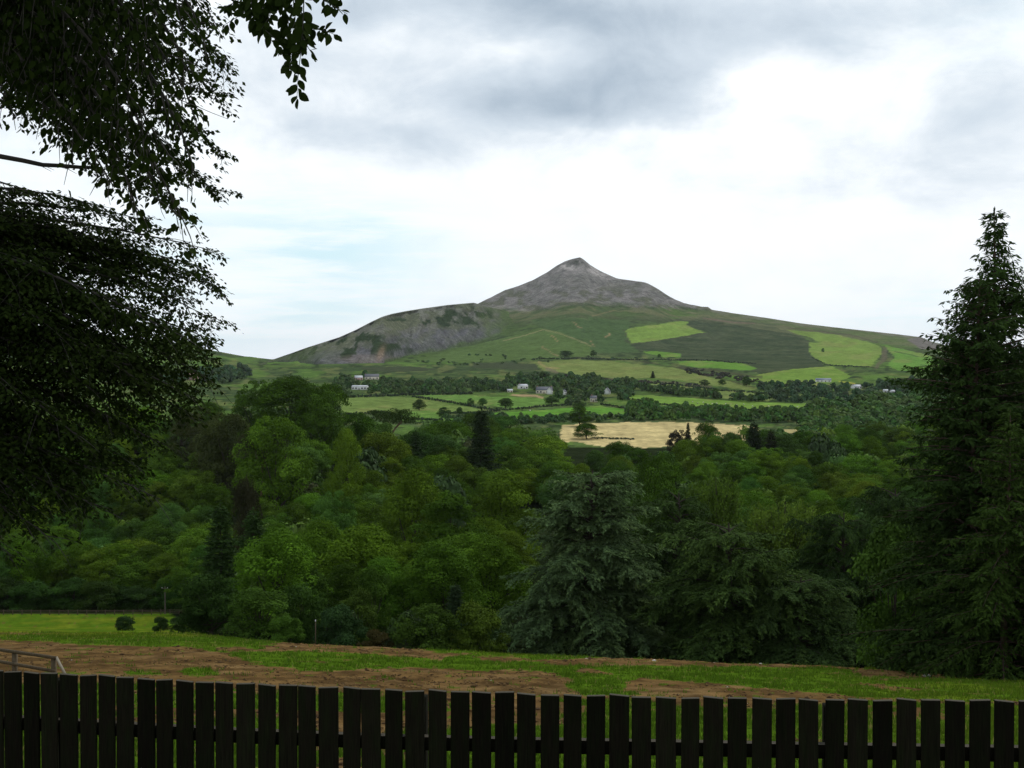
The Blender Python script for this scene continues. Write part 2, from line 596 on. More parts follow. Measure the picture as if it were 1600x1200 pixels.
def landuse(px, py, X, Y):
    """albedo and field number for every ground vertex beyond 600 m"""
    n1 = fbm(X / 60.0, Y / 60.0, 3, 4)
    n2 = fbm(X / 15.0, Y / 15.0, 9, 4)
    n3 = fbm(X / 260.0, Y / 260.0, 21, 4)
    wob = sstep(2600, 1000, Y)
    qx = px + (fbm(px / 9.0, py / 5.0, 31, 3) - 0.5) * 7
    qy = py + (fbm(px / 14.0, py / 6.0, 41, 3) - 0.5) * 2.6
    col = np.empty(px.shape + (3,))
    grass = np.array(s2l(84, 104, 54)); moor = np.array(s2l(74, 88, 54)); brown = np.array(s2l(98, 92, 70))
    dark = np.array(s2l(52, 68, 44)); heath = np.array(s2l(119, 116, 110)); scree = np.array(s2l(138, 132, 127)); pale = np.array(s2l(176, 168, 162))
    bright = np.array(s2l(98, 130, 56))
    f = sstep(0.38, 0.62, n3)[..., None]
    col[:] = grass * (1 - f) + moor * f
    f = (sstep(0.5, 0.62, n1) * 0.6)[..., None]
    col[:] = col * (1 - f) + dark * f
    col[:] *= (0.62 + 0.76 * n2)[..., None]
    nd = fbm(px / 11.0, py / 2.6, 131, 4)
    f = (sstep(0.56, 0.66, nd) * 0.8 * (py > 548))[..., None]
    col[:] = col * (1 - f) + np.array(s2l(48, 60, 38)) * f
    f = (sstep(0.60, 0.68, fbm(px / 16.0, py / 3.0, 137, 4)) * 0.6 * (py > 552))[..., None]
    col[:] = col * (1 - f) + np.array(s2l(112, 116, 70)) * f
    f = (sstep(0.56, 0.68, fbm(px / 40.0, py / 7.0, 77, 4)) * (py > 556) * 0.5)[..., None]
    col[:] = col * (1 - f) + bright * f
    # the darker heath between the high fields
    f = inpoly(qx, qy, [(1040, 500), (1110, 494), (1230, 510), (1268, 535), (1262, 550), (1275, 560), (1290, 572), (1200, 585), (1120, 570), (1060, 564), (1060, 550), (1000, 548), (985, 540), (1060, 528), (1104, 519)])
    md = np.array(MOOR_DARK)
    col[f] = md * (0.66 + 0.66 * n2[f][:, None]) + 0.5 * (n1[f][:, None] - 0.45) * brown
    f = inpoly(qx, qy, [(738, 567), (800, 566), (845, 570), (838, 578), (780, 576), (740, 575)]) | inpoly(qx, qy, [(560, 574), (640, 572), (690, 577), (640, 581), (575, 580)])
    col[f] = np.array(s2l(66, 74, 52)) * (0.9 + 0.3 * n2[f][:, None])
    # dark green shoulder under the peak
    f = inpoly(qx, qy, [(820, 500), (900, 496), (985, 500), (978, 535), (1000, 550), (905, 552), (850, 512)])
    col[f] = np.array(s2l(72, 92, 54)) * (0.6 + 0.4 * n1[f][:, None] + 0.42 * n2[f][:, None])
    # green knoll
    f = inpoly(qx, qy, [(640, 566), (700, 548), (780, 530), (845, 513), (880, 520), (920, 540), (930, 556), (850, 562), (740, 564)])
    g = np.array(s2l(84, 103, 56))
    col[f] = g * (0.62 + 0.4 * n1[f][:, None] + 0.42 * n2[f][:, None])
    # the rocky top, heather and scree
    lim = np.interp(px, [700, 760, 800, 850, 880, 940, 1000, 1060, 1110, 1180, 1250, 1460], [478, 482, 487, 486, 478, 478, 480, 483, 487, 499, 508, 533])
    hgt = (lim - qy) / 8.0 + (n1 - 0.5) * 1.9
    f = sstep(-0.5, 0.9, hgt)[..., None]
    top = heath * (0.50 + 0.98 * n2[..., None])
    fs = sstep(0.44, 0.62, fbm(px / 11.0 + py / 9.0, py / 5.0, 61, 5))[..., None]
    top = top * (1 - 0.75 * fs) + scree * 0.75 * fs
    vg = (sstep(0.52, 0.64, fbm(px / 14.0, py / 6.0, 91, 5)) * sstep(425, 468, py))[..., None]
    top = top * (1 - 0.7 * vg) + np.array(s2l(88, 92, 66)) * 0.7 * vg
    col[:] = col * (1 - f) + top * f
    # transition band of bleached grass and heather
    f = (np.exp(-((hgt + 0.6) / 1.3) ** 2) * 0.55)[..., None] * sstep(0.4, 0.6, n1)[..., None]
    col[:] = col * (1 - f) + np.array(s2l(122, 118, 84)) * f
    # pale quartzite below the summit, and the dark cap
    f = (np.exp(-(((px - 884) - (417 - py) * -1.4) / 17.0) ** 2 - ((py - 415) / 9.0) ** 2) * 1.4 * sstep(0.42, 0.56, fbm(px / 5.0, py / 4.0, 13, 3)))[..., None]
    f = np.clip(f, 0, 0.95)
    col[:] = col * (1 - f) + pale * f
    f = (np.exp(-(((px - 921) - (py - 418) * 1.5) / 11.0) ** 2 - ((py - 424) / 12.0) ** 2) * 1.2 * sstep(0.40, 0.54, fbm(px / 5.0, py / 4.0, 15, 3)))[..., None]
    f = np.clip(f, 0, 0.85)
    col[:] = col * (1 - f) + pale * f
    f = (np.exp(-((px - 903) / 13.0) ** 2 - ((py - 409.5) / 5.5) ** 2) * sstep(0.3, 0.5, fbm(px / 6.0, py / 4.0, 19, 3)))[..., None]
    col[:] = col * (1 - f) + np.array(s2l(72, 74, 64)) * f
    # ridge line to the right stays brown-green
    f = ((px > 1090) & (py < lim + 14))
    col[f] = col[f] * 0.6 + np.array(s2l(100, 104, 74)) * 0.4
    f = inpoly(qx, qy, [(1416, 530), (1440, 527), (1462, 536), (1474, 546), (1440, 545)])
    col[f] = np.array(s2l(112, 106, 98)) * (0.7 + 0.6 * n2[f][:, None])
    # fields
    fid = np.full(px.shape, -1)
    for i, (nm, poly, c) in enumerate(FIELDS):
        f = inpoly(qx, qy, poly) & (Y > 560)
        fid[f] = i
        c = np.array(c)
        k = 0.78 + 0.44 * fbm(px[f] / 16.0, py[f] / 3.5, 50 + i, 5)
        if nm == 'stubble_field':
            k = 0.93 + 0.09 * np.sin((px[f] + (690 - py[f]) * 0.9) / 3.2) * sstep(0.35, 0.6, n1[f]) + 0.12 * (n1[f] - 0.5)
        if nm in ('rough_pasture', 'pasture'):
            k = k * (0.84 + 0.36 * fbm(px[f] / 12.0, py[f] / 2.2, 70 + i, 4))
        col[f] = c * k[:, None]
        # bleached grass patches
        tanf = sstep(0.55, 0.75, fbm(px[f] / 30.0, py[f] / 5.0, 88 + i, 3))[:, None] * (0.35 if nm != 'stubble_field' else 0)
        col[f] = col[f] * (1 - tanf) + np.array(s2l(140, 136, 84)) * tanf
    # pale paths and bare banks
    for pts, w, c in PATHS:
        pts = np.array(pts, float)
        d = np.full(px.shape, 1e9)
        for a, b in zip(pts[:-1], pts[1:]):
            ab = b - a
            t = np.clip(((qx - a[0]) * ab[0] + (qy - a[1]) * ab[1]) / (ab @ ab), 0, 1)
            d = np.minimum(d, np.hypot(qx - a[0] - t * ab[0], (qy - a[1] - t * ab[1]) * 1.3))
        f = (sstep(w * 1.6, w * 0.5, d) * 0.75)[..., None]
        col[:] = col * (1 - f) + np.array(c) * f
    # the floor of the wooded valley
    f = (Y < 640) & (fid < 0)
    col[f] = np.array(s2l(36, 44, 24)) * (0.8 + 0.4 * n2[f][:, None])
    return np.clip(col, 0.002, 0.9), fid


TAN = s2l(158, 132, 98)
PATHS = [
    ([(786, 533), (820, 524), (848, 515), (880, 522), (925, 541)], 0.9, s2l(138, 132, 92)),
    ([(862, 524), (872, 534)], 0.9, TAN), ([(895, 504), (908, 512)], 0.8, TAN), ([(923, 533), (928, 541)], 1.0, TAN),
    ([(946, 527), (956, 520)], 0.8, TAN), ([(846, 541), (870, 556)], 0.9, s2l(136, 120, 84)),
    ([(842, 566), (855, 574), (872, 576)], 1.6, s2l(150, 134, 90)), ([(870, 582), (856, 576)], 2.6, s2l(112, 100, 84)),
    ([(800, 617), (836, 618.5), (848, 622)], 1.9, s2l(176, 146, 112)), ([(1274, 601), (1296, 603)], 1.4, s2l(160, 130, 108)),
    ([(975, 531), (990, 538), (1050, 529), (1102, 521)], 0.8, s2l(70, 66, 56)), ([(975, 516), (982, 531)], 0.8, s2l(84, 84, 60)),
    ([(1382, 545), (1382, 560), (1368, 574)], 3.0, s2l(100, 92, 74)), ([(1230, 512), (1330, 523), (1372, 536)], 1.0, s2l(84, 80, 62)),
    ([(1400, 549), (1436, 557)], 0.8, s2l(62, 74, 48)), ([(1440, 570), (1462, 576)], 0.8, s2l(62, 74, 48)),
    ([(900, 558), (985, 562), (1060, 575), (1120, 590), (1180, 606)], 1.1, s2l(66, 66, 48)),
    ([(1062, 574), (1120, 580), (1190, 590)], 2.4, s2l(74, 72, 54)), ([(905, 590), (1000, 595), (1060, 598), (1110, 604)], 1.6, s2l(92, 86, 68)),
    ([(1100, 497), (1140, 503), (1180, 506)], 1.5, s2l(112, 96, 82)), ([(926, 494), (960, 485)], 1.2, s2l(120, 112, 80)),
    ([(1310, 596), (1335, 600)], 1.0, s2l(170, 164, 70)),
]

# ---- soil and grass of the near field, as seen over the fence
SOIL = [
    [(-80, 998), (60, 1001), (110, 1006), (200, 1010), (300, 1013), (352, 1019), (380, 1031), (420, 1040), (480, 1047), (540, 1048), (600, 1045), (650, 1043), (740, 1047), (800, 1047),
     (872, 1053), (893, 1063), (893, 1078), (905, 1082), (965, 1083), (985, 1064), (1000, 1058), (1060, 1064), (1150, 1071), (1230, 1080), (1310, 1087), (1380, 1091), (1440, 1094), (1440, 1102), (1200, 1099), (800, 1096), (400, 1086), (-80, 1072)],
    [(405, 1008), (440, 1004), (520, 1004), (600, 1010), (650, 1013), (690, 1019), (742, 1022), (700, 1026), (690, 1034), (650, 1029), (590, 1022), (500, 1018), (420, 1014)],
    [(322, 1011), (400, 1013), (480, 1016), (430, 1018), (350, 1017)],
    [(740, 1026), (800, 1026), (840, 1030), (800, 1034), (750, 1033)],
    [(815, 1033), (870, 1030), (950, 1026), (1060, 1030), (1160, 1033), (1260, 1036), (1340, 1039), (1352, 1046), (1300, 1043), (1170, 1041), (1060, 1040), (950, 1039), (880, 1040)],
    [(895, 1046), (930, 1045), (960, 1050), (965, 1056), (940, 1053), (905, 1050)],
    [(1330, 1046), (1400, 1044), (1460, 1047), (1530, 1054), (1600, 1066), (1560, 1068), (1480, 1062), (1400, 1057), (1340, 1056)],
    [(-80, 984), (40, 982), (90, 988), (40, 992), (-80, 990)],
]
GREEN_IN_SOIL = [[(278, 1050), (300, 1043), (345, 1049), (350, 1056), (300, 1056)], [(898, 1078), (925, 1072), (960, 1080), (1000, 1083), (985, 1088), (910, 1086)],
                 [(200, 1050), (240, 1047), (260, 1054), (210, 1056)]]


def near_cover(px, py, X, Y):
    """1 = grass, 0 = bare soil"""
    w = 0.7 + 26.0 / np.maximum(Y, 8)
    qx = px + (fbm(X / 1.6, Y / 2.4, 301, 4) - 0.5) * 34 * w * 0.8
    qy = py + (fbm(X / 1.2, Y / 3.0, 302, 4) - 0.5) * 6 * w
    soil = np.zeros(px.shape, bool)
    for p in SOIL:
        soil |= inpoly(qx, qy, p)
    for p in GREEN_IN_SOIL:
        soil &= ~inpoly(qx, qy, p)
    below = qy > np.interp(px, [0, 400, 800, 1200, 1380, 1600], [1064, 1078, 1092, 1098, 1060, 1060])
    mixd = fbm(X / 2.6, Y / 4.6, 303, 4) > np.interp(px, [0, 300, 900, 1300, 1600], [0.54, 0.52, 0.50, 0.58, 0.68])
    soil = np.where(below, mixd, soil)
    soil &= ~((Y > 112))
    g = np.where(soil, 0.0, 1.0)
    g = np.where(soil & (fbm(X / 0.7, Y / 0.9, 304, 3) > 0.74), 0.75, g)
    g = np.where(~soil & (fbm(X / 1.0, Y / 1.6, 305, 3) > 0.77), 0.3, g)
    return g


SOIL_C, SOIL_D, GRASS_C, GRASS_Y = np.array(s2l(118, 92, 56)), np.array(s2l(85, 65, 40)), np.array(s2l(76, 102, 24)), np.array(s2l(108, 116, 32))

M_FIELD = terrain_mat('soil_and_grass', (0.35, 1.7), 0.28, 0.9, 0.16)
M_FAR = terrain_mat('hill_ground', (4.0, 17.0), 0.30, 0.35, 9.0)
M_ROCK = terrain_mat('scree_ground', (5.0, 22.0), 0.42, 1.0, 14.0)


def split_faces(Vc, quads, cls, names, mats, colr, labels=None):
    """one object per piece of ground: the faces of a shared sheet sorted by class"""
    for k, nm in names.items():
        sel = quads[cls == k]
        if not len(sel):
            continue
        used, inv = np.unique(sel, return_inverse=True)
        me = new_mesh(nm, Vc[used], [inv.reshape(-1, 4)], [mats[k]], None, True, {'Col': colr[used]})
        o = tag(link(nm, me), kind='structure')


def grid_quads(nr, nc):
    i = np.arange(nr - 1)[:, None] * nc + np.arange(nc - 1)[None, :]
    return np.stack([i, i + 1, i + nc + 1, i + nc], -1).reshape(-1, 4)


XC = np.concatenate([np.arange(-600, -60, 30.0), np.arange(-60, 1660, 2.9), np.arange(1660, 2301, 32.0)])


def build_ground():
    nc = len(XC)
    # ---- lawn where the photographer stands, in front of the fence
    gx, gy = np.meshgrid(np.linspace(-40, 40, 81), np.linspace(-30, 8.2, 77))
    gz = ground(gx, gy) - 0.02 * sstep(6, 8, gy)
    V = np.stack([gx, gy, gz], -1).reshape(-1, 3)
    c = GRASS_C * (0.5 + 0.5 * fbm(gx / 2, gy / 2, 4))[..., None].reshape(-1, 1)
    me = new_mesh('lawn', V, [grid_quads(77, 81)], [M_FIELD], None, True, {'Col': c})
    tag(link('lawn', me), kind='structure')

    # ---- field, meadow, valley floor
    rows = np.concatenate([np.exp(np.linspace(math.log(7.6), math.log(116), 270)), np.exp(np.linspace(math.log(117.5), math.log(600), 50)),
                           np.exp(np.linspace(math.log(604), math.log(2299.9), 150))])
    xg, Yg = np.meshgrid(XC, rows)
    Xg = (xg - 800) / F * Yg
    Zg = ground(Xg, Yg)
    near = (Yg < 118) & (Yg > 9)
    Zg = Zg + near * (fbm(Xg / 0.45, Yg / 0.6, 8, 3) - 0.5) * 0.13
    px, py = to_px(Xg, Yg, Zg)
    col, fid = landuse(px, py, Xg, Yg)
    nb = Yg < 330
    g = near_cover(px[nb], py[nb], Xg[nb], Yg[nb])
    n = fbm(Xg[nb] / 4.0, Yg[nb] / 7.0, 400, 4); n_s = fbm(Xg[nb] / 0.9, Yg[nb] / 1.5, 402, 4)
    yel = (sstep(0.42, 0.68, n) * 0.8 * sstep(60, 110, Yg[nb]) + 0.35 * sstep(1150, 1500, px[nb]) * sstep(0.4, 0.6, n))[:, None]
    gc = (GRASS_C * (1 - yel) + GRASS_Y * yel) * (0.72 + 0.56 * n_s[:, None])
    sc = SOIL_D + (SOIL_C - SOIL_D) * sstep(0.3, 0.7, n_s)[:, None]
    tan = sstep(0.52, 0.75, fbm(Xg[nb] / 3.0, Yg[nb] / 2.0, 403, 3))[:, None]
    sc = sc * (1 - 0.35 * tan) + np.array(s2l(144, 118, 80)) * 0.35 * tan
    cn = gc * g[:, None] + sc * (1 - g[:, None])
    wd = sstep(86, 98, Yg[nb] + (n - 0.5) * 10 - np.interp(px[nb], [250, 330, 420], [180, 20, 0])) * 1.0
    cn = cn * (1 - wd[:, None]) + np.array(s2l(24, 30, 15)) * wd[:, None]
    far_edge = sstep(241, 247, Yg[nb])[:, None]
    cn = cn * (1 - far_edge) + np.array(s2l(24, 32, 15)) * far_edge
    w = sstep(330, 280, Yg[nb])[:, None]
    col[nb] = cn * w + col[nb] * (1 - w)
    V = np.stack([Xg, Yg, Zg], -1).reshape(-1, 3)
    q = grid_quads(len(rows), nc)
    Yf = Yg.reshape(-1)[q].mean(1)
    ff = fid.reshape(-1)[q[:, 0]]
    cls = np.where(Yf < 116.5, 100, np.where(Yf < 330, 101, np.where(Yf < 640, 102, 103)))
    cls = np.where(ff >= 0, ff, cls)
    names = {100: 'field', 101: 'meadow', 102: 'valley_floor', 103: 'farmland'}
    mats = {100: M_FIELD, 101: M_FIELD, 102: M_FAR, 103: M_FAR}
    for i, fdef in enumerate(FIELDS):
        names[i] = fdef[0]; mats[i] = M_FAR
    # ---- the hill, drawn by rows up to its skyline and down the other side
    nt = 205
    xf, tf = np.meshgrid(XC, np.linspace(0, 1, nt))
    Yh, yh = far_rows(xf, tf)
    s = px_dir(800, yh)[1]
    Zh = EYE + s * Yh
    Zh[0] = Zg[-1]; Yh[0] = Yg[-1]
    rough = sstep(0.05, 0.3, tf) * sstep(1.0, 0.93, tf)
    Xh = (xf - 800) / F * Yh
    Zh += rough * (fbm(Xh / 70, Yh / 120, 55, 4) - 0.5) * 14
    rocky = sstep(500, 470, yh) * (fbm(Xh / 22, Yh / 40, 57, 4) - 0.5)
    Zh += rocky * 11 * sstep(1.0, 0.95, tf) + rocky * 3.0 * sstep(402, 420, yh)
    bx, bt = np.meshgrid(XC, np.array([0.004, 0.012, 0.03, 0.06, 0.1, 0.16, 0.25, 0.4, 0.7, 1.2, 2.5, 5.0]))
    Ys = lerp_tab(bx, SKY_Y)
    Yb = Ys * (1 + bt)
    zs = Zh[-1][None, :] - EYE
    low = -0.004 * Yb
    fall = np.exp(-bt * 5.5)
    Zb = EYE + zs * fall * (1 - 0.25 * sstep(0, 0.05, bt)) + low * (1 - fall)
    Zb = np.minimum(Zb, EYE + zs / Ys * Yb - 0.02 * (Yb - Ys))
    Xb = (bx - 800) / F * Yb
    XA = np.concatenate([Xh, Xb]); YA = np.concatenate([Yh, Yb]); ZA = np.concatenate([Zh, Zb])
    pxa, pya = to_px(XA, YA, ZA)
    pya[nt:] = pya[nt - 1]
    cf, fid2 = landuse(pxa, pya, XA, YA)
    V2 = np.stack([XA, YA, ZA], -1).reshape(-1, 3)
    q2 = grid_quads(nt + 12, nc)
    ff2 = fid2.reshape(-1)[q2[:, 0]]
    tt = np.concatenate([yh, np.zeros_like(Yb)]).reshape(-1)[q2[:, 0]]
    xx = pxa.reshape(-1)[q2[:, 0]]
    lim = np.interp(xx, [700, 760, 850, 880, 1060, 1110, 1180], [478, 482, 486, 478, 483, 487, 400])
    cls2 = np.where((tt < lim) & (xx > 700) & (xx < 1150), 201, 200)
    cls2 = np.where((xx < 520), 202, cls2)
    cls2 = np.where(ff2 >= 0, ff2, cls2)
    names2 = {200: 'moorland', 201: 'mountain', 202: 'hillside'}
    mats2 = {200: M_FAR, 201: M_ROCK, 202: M_FAR}
    # weld the two sheets so that a field lying across the joint stays one object
    nV = len(V)
    names.update(names2); mats.update(mats2)
    split_faces(np.concatenate([V, V2]), np.concatenate([q, q2 + nV]), np.concatenate([cls, cls2]), names, mats,
                np.concatenate([col.reshape(-1, 3), cf.reshape(-1, 3)]))


build_ground()


# ---- the craggy spur in front of the mountain, left
SPUR_RIDGE = [(395, 572), (430, 560.5), (455, 552), (480, 543), (505, 535), (530, 527), (555, 516), (580, 503), (597, 495), (612, 490.5), (635, 486), (660, 482), (700, 476.5), (722, 474.5), (740, 473),
              (748, 475), (760, 479), (800, 488), (840, 496), (880, 504)]
SPUR_FOOT = [(395, 574), (430, 564), (470, 567), (500, 569), (560, 568), (600, 567), (625, 560), (640, 556), (700, 546), (760, 531), (800, 518), (840, 508), (880, 506)]


def build_spur():
    us = np.arange(396, 879, 2.0)
    v = np.concatenate([np.linspace(-0.06, 1, 90), 1 + np.array([0.02, 0.06, 0.15, 0.3, 0.6, 1.0])])
    U, Vv = np.meshgrid(us, v)
    yr, yf = lerp_tab(U, SPUR_RIDGE), lerp_tab(U, SPUR_FOOT)
    y0s = 600 - F * (_slope2300(U) * CP + SP) / (CP - _slope2300(U) * SP)
    tfoot = np.clip((y0s - yf) / np.maximum(y0s - lerp_tab(U, SKYLINE), 0.5), 0, 1)
    Yfoot = 2300 + (lerp_tab(U, SKY_Y) - 2300) * np.clip(tfoot, 0, 0.75) ** 0.8
    Yfoot = Yfoot - 10
    vv = np.clip(Vv, -0.06, 1)
    depth = 60 + 330 * sstep(400, 520, U) * sstep(880, 740, U)
    Yp = Yfoot + depth * (0.42 * vv + 0.58 * np.sign(vv) * np.abs(vv) ** 2.4)
    y = yf + (yr - yf) * vv
    tter = np.clip((y0s - y) / np.maximum(y0s - lerp_tab(U, SKYLINE), 0.5), 0, 1)
    Yter = 2300 + (lerp_tab(U, SKY_Y) - 2300) * tter ** 0.8 + 30
    mw = sstep(748, 810, U)
    Yp = Yp * (1 - mw) + Yter * mw
    s = px_dir(800, y)[1]
    Z = EYE + s * Yp
    back = np.clip(Vv - 1, 0, None)
    Yp = Yp + back * 500
    Z = Z - back * 170 - sstep(0, 0.05, back) * 1.5
    X = (U - 800) / F * Yp
    amp = sstep(-0.02, 0.12, vv) * sstep(1.0, 0.95, vv) * sstep(396, 440, U) * sstep(800, 750, U)
    crag = fbm(X / 28.0, Z / 60.0, 501, 5) - 0.5
    rib = np.abs(fbm(X / 40.0, Z / 130.0, 503, 4) - 0.5) * 2
    Yp = Yp + amp * (crag * 85 * sstep(0.2, 0.6, vv) + rib * 95 * sstep(0.15, 0.55, vv))
    X = (U - 800) / F * Yp
    px, py = to_px(X, Yp, Z)
    n1 = fbm(X / 26, Z / 26, 511, 5); n2 = fbm(X / 12, Z / 22, 512, 5)
    scree = np.array(s2l(104, 103, 104)); grey = np.array(s2l(110, 110, 98)); grn = np.array(s2l(92, 100, 64)); dk = np.array(s2l(54, 68, 44))
    top = sstep(0.3, 0.62, vv + (n1 - 0.5) * 0.7)[..., None]
    c = scree * (0.6 + 0.8 * n2[..., None]) * (1 - top) + (grey * (0.45 + 0.55 * n1[..., None] + 0.6 * n2[..., None])) * top
    f = (sstep(0.48, 0.6, fbm(X / 30, Z / 24, 513, 5)) * np.clip(0.1 + 0.6 * vv, 0, 0.5))[..., None]
    c = c * (1 - f) + grn * f
    f = (sstep(0.56, 0.63, fbm(X / 26 + Z / 60, Z / 34, 515, 5)) * sstep(0.08, 0.3, vv) * sstep(1.0, 0.85, vv))[..., None]
    c = c * (1 - f) + dk * f
    for cx_, cy_, sx_, sy_ in ((598, 526, 7, 12), (625, 536, 13, 9), (640, 548, 10, 8), (725, 500, 16, 14), (612, 551, 6, 7), (690, 505, 5, 10)):
        f = (np.exp(-((px - cx_) / sx_) ** 2 - ((py - cy_) / sy_) ** 2) * sstep(0.42, 0.62, fbm(px / 6, py / 5, 516, 4)) * 0.85)[..., None]
        c = c * (1 - f) + dk * f
    f = np.clip(np.exp(-((px - 595 - (py - 553) * -0.3) / 5.0) ** 2 - ((py - 553) / 11.0) ** 2) * 0.8, 0, 0.55)[..., None]
    c = c * (1 - f) + np.array(s2l(158, 132, 108)) * f
    f = np.clip(np.exp(-((px - 575) / 30.0) ** 2 - ((py - 561) / 5.0) ** 2), 0, 0.22)[..., None]
    c = c * (1 - f) + np.array(s2l(150, 128, 108)) * f
    # right shoulder and left end go green
    f = (sstep(735, 800, px + (n1 - 0.5) * 60))[..., None]
    c = c * (1 - f) + np.array(s2l(84, 100, 58)) * (0.8 + 0.4 * n1[..., None]) * f
    f = (sstep(520, 470, px + (n1 - 0.5) * 60) * 0.7)[..., None]
    c = c * (1 - f) + np.array(s2l(88, 100, 64)) * f
    f = (sstep(0.14, 0.0, vv + (n1 - 0.5) * 0.25) * 0.8)[..., None] * (px > 600)[..., None]
    c = c * (1 - f) + np.array(s2l(86, 106, 58)) * f
    me = new_mesh('rocky_hill', np.stack([X, Yp, Z], -1).reshape(-1, 3), [grid_quads(len(v), len(us))], [M_ROCK], None, True, {'Col': np.clip(c, 0.002, 0.9).reshape(-1, 3)})
    tag(link('rocky_hill', me), kind='structure')


build_spur()

# ------------------------------------------------------------------ trees: shapes
def unit(v):
    return v / (np.linalg.norm(v, axis=-1, keepdims=True) + 1e-9)


def leaf_quads(P, A, N, L, W, v, fold=0.0):
    """diamond leaves: P base point, A axis, N normal, L length, W width -> verts, quads, v"""
    A = unit(A)
    S = unit(np.cross(A, N))
    N2 = np.cross(S, A)
    L = np.asarray(L)[:, None]; W = np.asarray(W)[:, None]
    a = P; c = P + A * L
    m = P + A * L * 0.45
    b = m + S * W * 0.5 + N2 * W * fold; d = m - S * W * 0.5 + N2 * W * fold
    V = np.stack([a, b, c, d], 1).reshape(-1, 3)
    q = np.arange(len(P) * 4).reshape(-1, 4)
    return V, q, np.repeat(v, 4)


def rand_dirs(r, n):
    return unit(r.normal(size=(n, 3)))


def broadleaf(seed, H=18.0, crown_r=6.5, base=0.22, top_pow=0.55, lobes=70, leaf=0.28, n_leaf=11000, lobe_r=(0.16, 0.30), stems=1, flat=1.0, gappy=0.0):
    """tapered trunk with limbs; crown of many leaf clumps set round a domed outline"""
    r = np.random.default_rng(seed)
    ch = H * (1 - base)
    zc = H * base
    # clump centres on the crown's envelope
    cs, rs = [], []
    while len(cs) < lobes:
        h = r.uniform(0.02, 1.0) ** 0.85
        rad = crown_r * ((max(1 - ((h - 0.36) / 0.66) ** 2, 0.0) ** (top_pow * 0.85)) if h > 0.36 else 0.72 + 0.28 * h / 0.36)
        lr = crown_r * (lobe_r[0] * 0.6 + (lobe_r[1] * 1.2 - lobe_r[0] * 0.6) * r.uniform() ** 1.6)
        a = r.uniform(0, 2 * np.pi)
        k = r.uniform(0.55, 1.0) ** 0.5
        rr = max(rad - lr * 0.7, 0) * k * (1 + 0.16 * math.sin(2 * a + seed + 2 * h) + 0.12 * math.sin(3 * a + 2 * seed - 3 * h) + 0.08 * math.sin(5 * a + 7 * h))
        cs.append((rr * math.cos(a), rr * math.sin(a), zc + ch * h * flat - lr * 0.6 * h)); rs.append(lr)
    for _ in range(lobes // 6):
        h = r.uniform(0.2, 0.8); a = r.uniform(0, 2 * np.pi); rr = crown_r * r.uniform(0, 0.45)
        cs.append((rr * math.cos(a), rr * math.sin(a), zc + ch * h)); rs.append(crown_r * lobe_r[1])
    cs, rs = np.array(cs), np.array(rs)
    if gappy:
        keep = r.uniform(size=len(cs)) > gappy
        cs, rs = cs[keep], rs[keep]
    w = rs ** 2 / (rs ** 2).sum()
    idx = r.choice(len(cs), n_leaf, p=w)
    d = rand_dirs(r, n_leaf)
    low = d[:, 2] < -0.55
    d[low, 2] *= -r.uniform(0.0, 1.0, low.sum())
    d = unit(d)
    shell = r.uniform(0.42, 1.0, n_leaf) ** 0.25
    squash = np.array([1.0, 1.0, 0.8])
    P = cs[idx] + d * (rs[idx] * shell)[:, None] * squash
    # ragged: push leaves out along small noise tongues
    P += d * (r.uniform(0, 1, n_leaf) ** 6 * 0.40 * rs[idx])[:, None]
    nrm = unit(d + np.array([0, 0, 0.30]) + r.normal(scale=0.38, size=(n_leaf, 3)))
    ax = unit(np.cross(nrm, rand_dirs(r, n_leaf)) + d * 0.4 - np.array([0, 0, 0.35]))
    L = leaf * r.uniform(0.7, 1.5, n_leaf)
    lobe_v = r.uniform(0.1, 0.8, len(cs))
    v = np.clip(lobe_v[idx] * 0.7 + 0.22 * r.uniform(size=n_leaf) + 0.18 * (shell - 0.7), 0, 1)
    V, q, vv = leaf_quads(P - ax * L[:, None] * 0.5, ax, nrm, L, L * r.uniform(0.6, 0.95, n_leaf), v, 0.1)
    wood = MB()
    tr = 0.022 * H
    top = zc + ch * 0.75
    zs = np.array([-0.6, 0.0, 0.5, zc * 0.6, zc, zc + ch * 0.3, top])
    off = np.cumsum(r.normal(scale=0.03 * H, size=(7, 2)) * (zs[:, None] > 1), 0) * 0.4
    pts = np.column_stack([off[:, 0], off[:, 1], zs])
    wood.tube(pts, tr * np.array([1.5, 1.3, 1.05, 0.95, 0.85, 0.55, 0.12]), 7)
    order = np.argsort(-rs)[:16]
    for i in order:
        z0 = r.uniform(zc * 0.75, zc + ch * 0.35)
        p0 = np.array([np.interp(z0, zs, off[:, 0]), np.interp(z0, zs, off[:, 1]), z0])
        e = cs[i] + np.array([0, 0, -rs[i] * 0.2])
        mid = (p0 + e) / 2 + np.array([0, 0, -0.06 * H * r.uniform(0, 1)])
        t = np.linspace(0, 1, 5)[:, None]
        wood.tube((1 - t) ** 2 * p0 + 2 * t * (1 - t) * mid + t * t * e, tr * np.array([0.5, 0.42, 0.32, 0.2, 0.06]), 5)
    return wood, (V, q, vv)


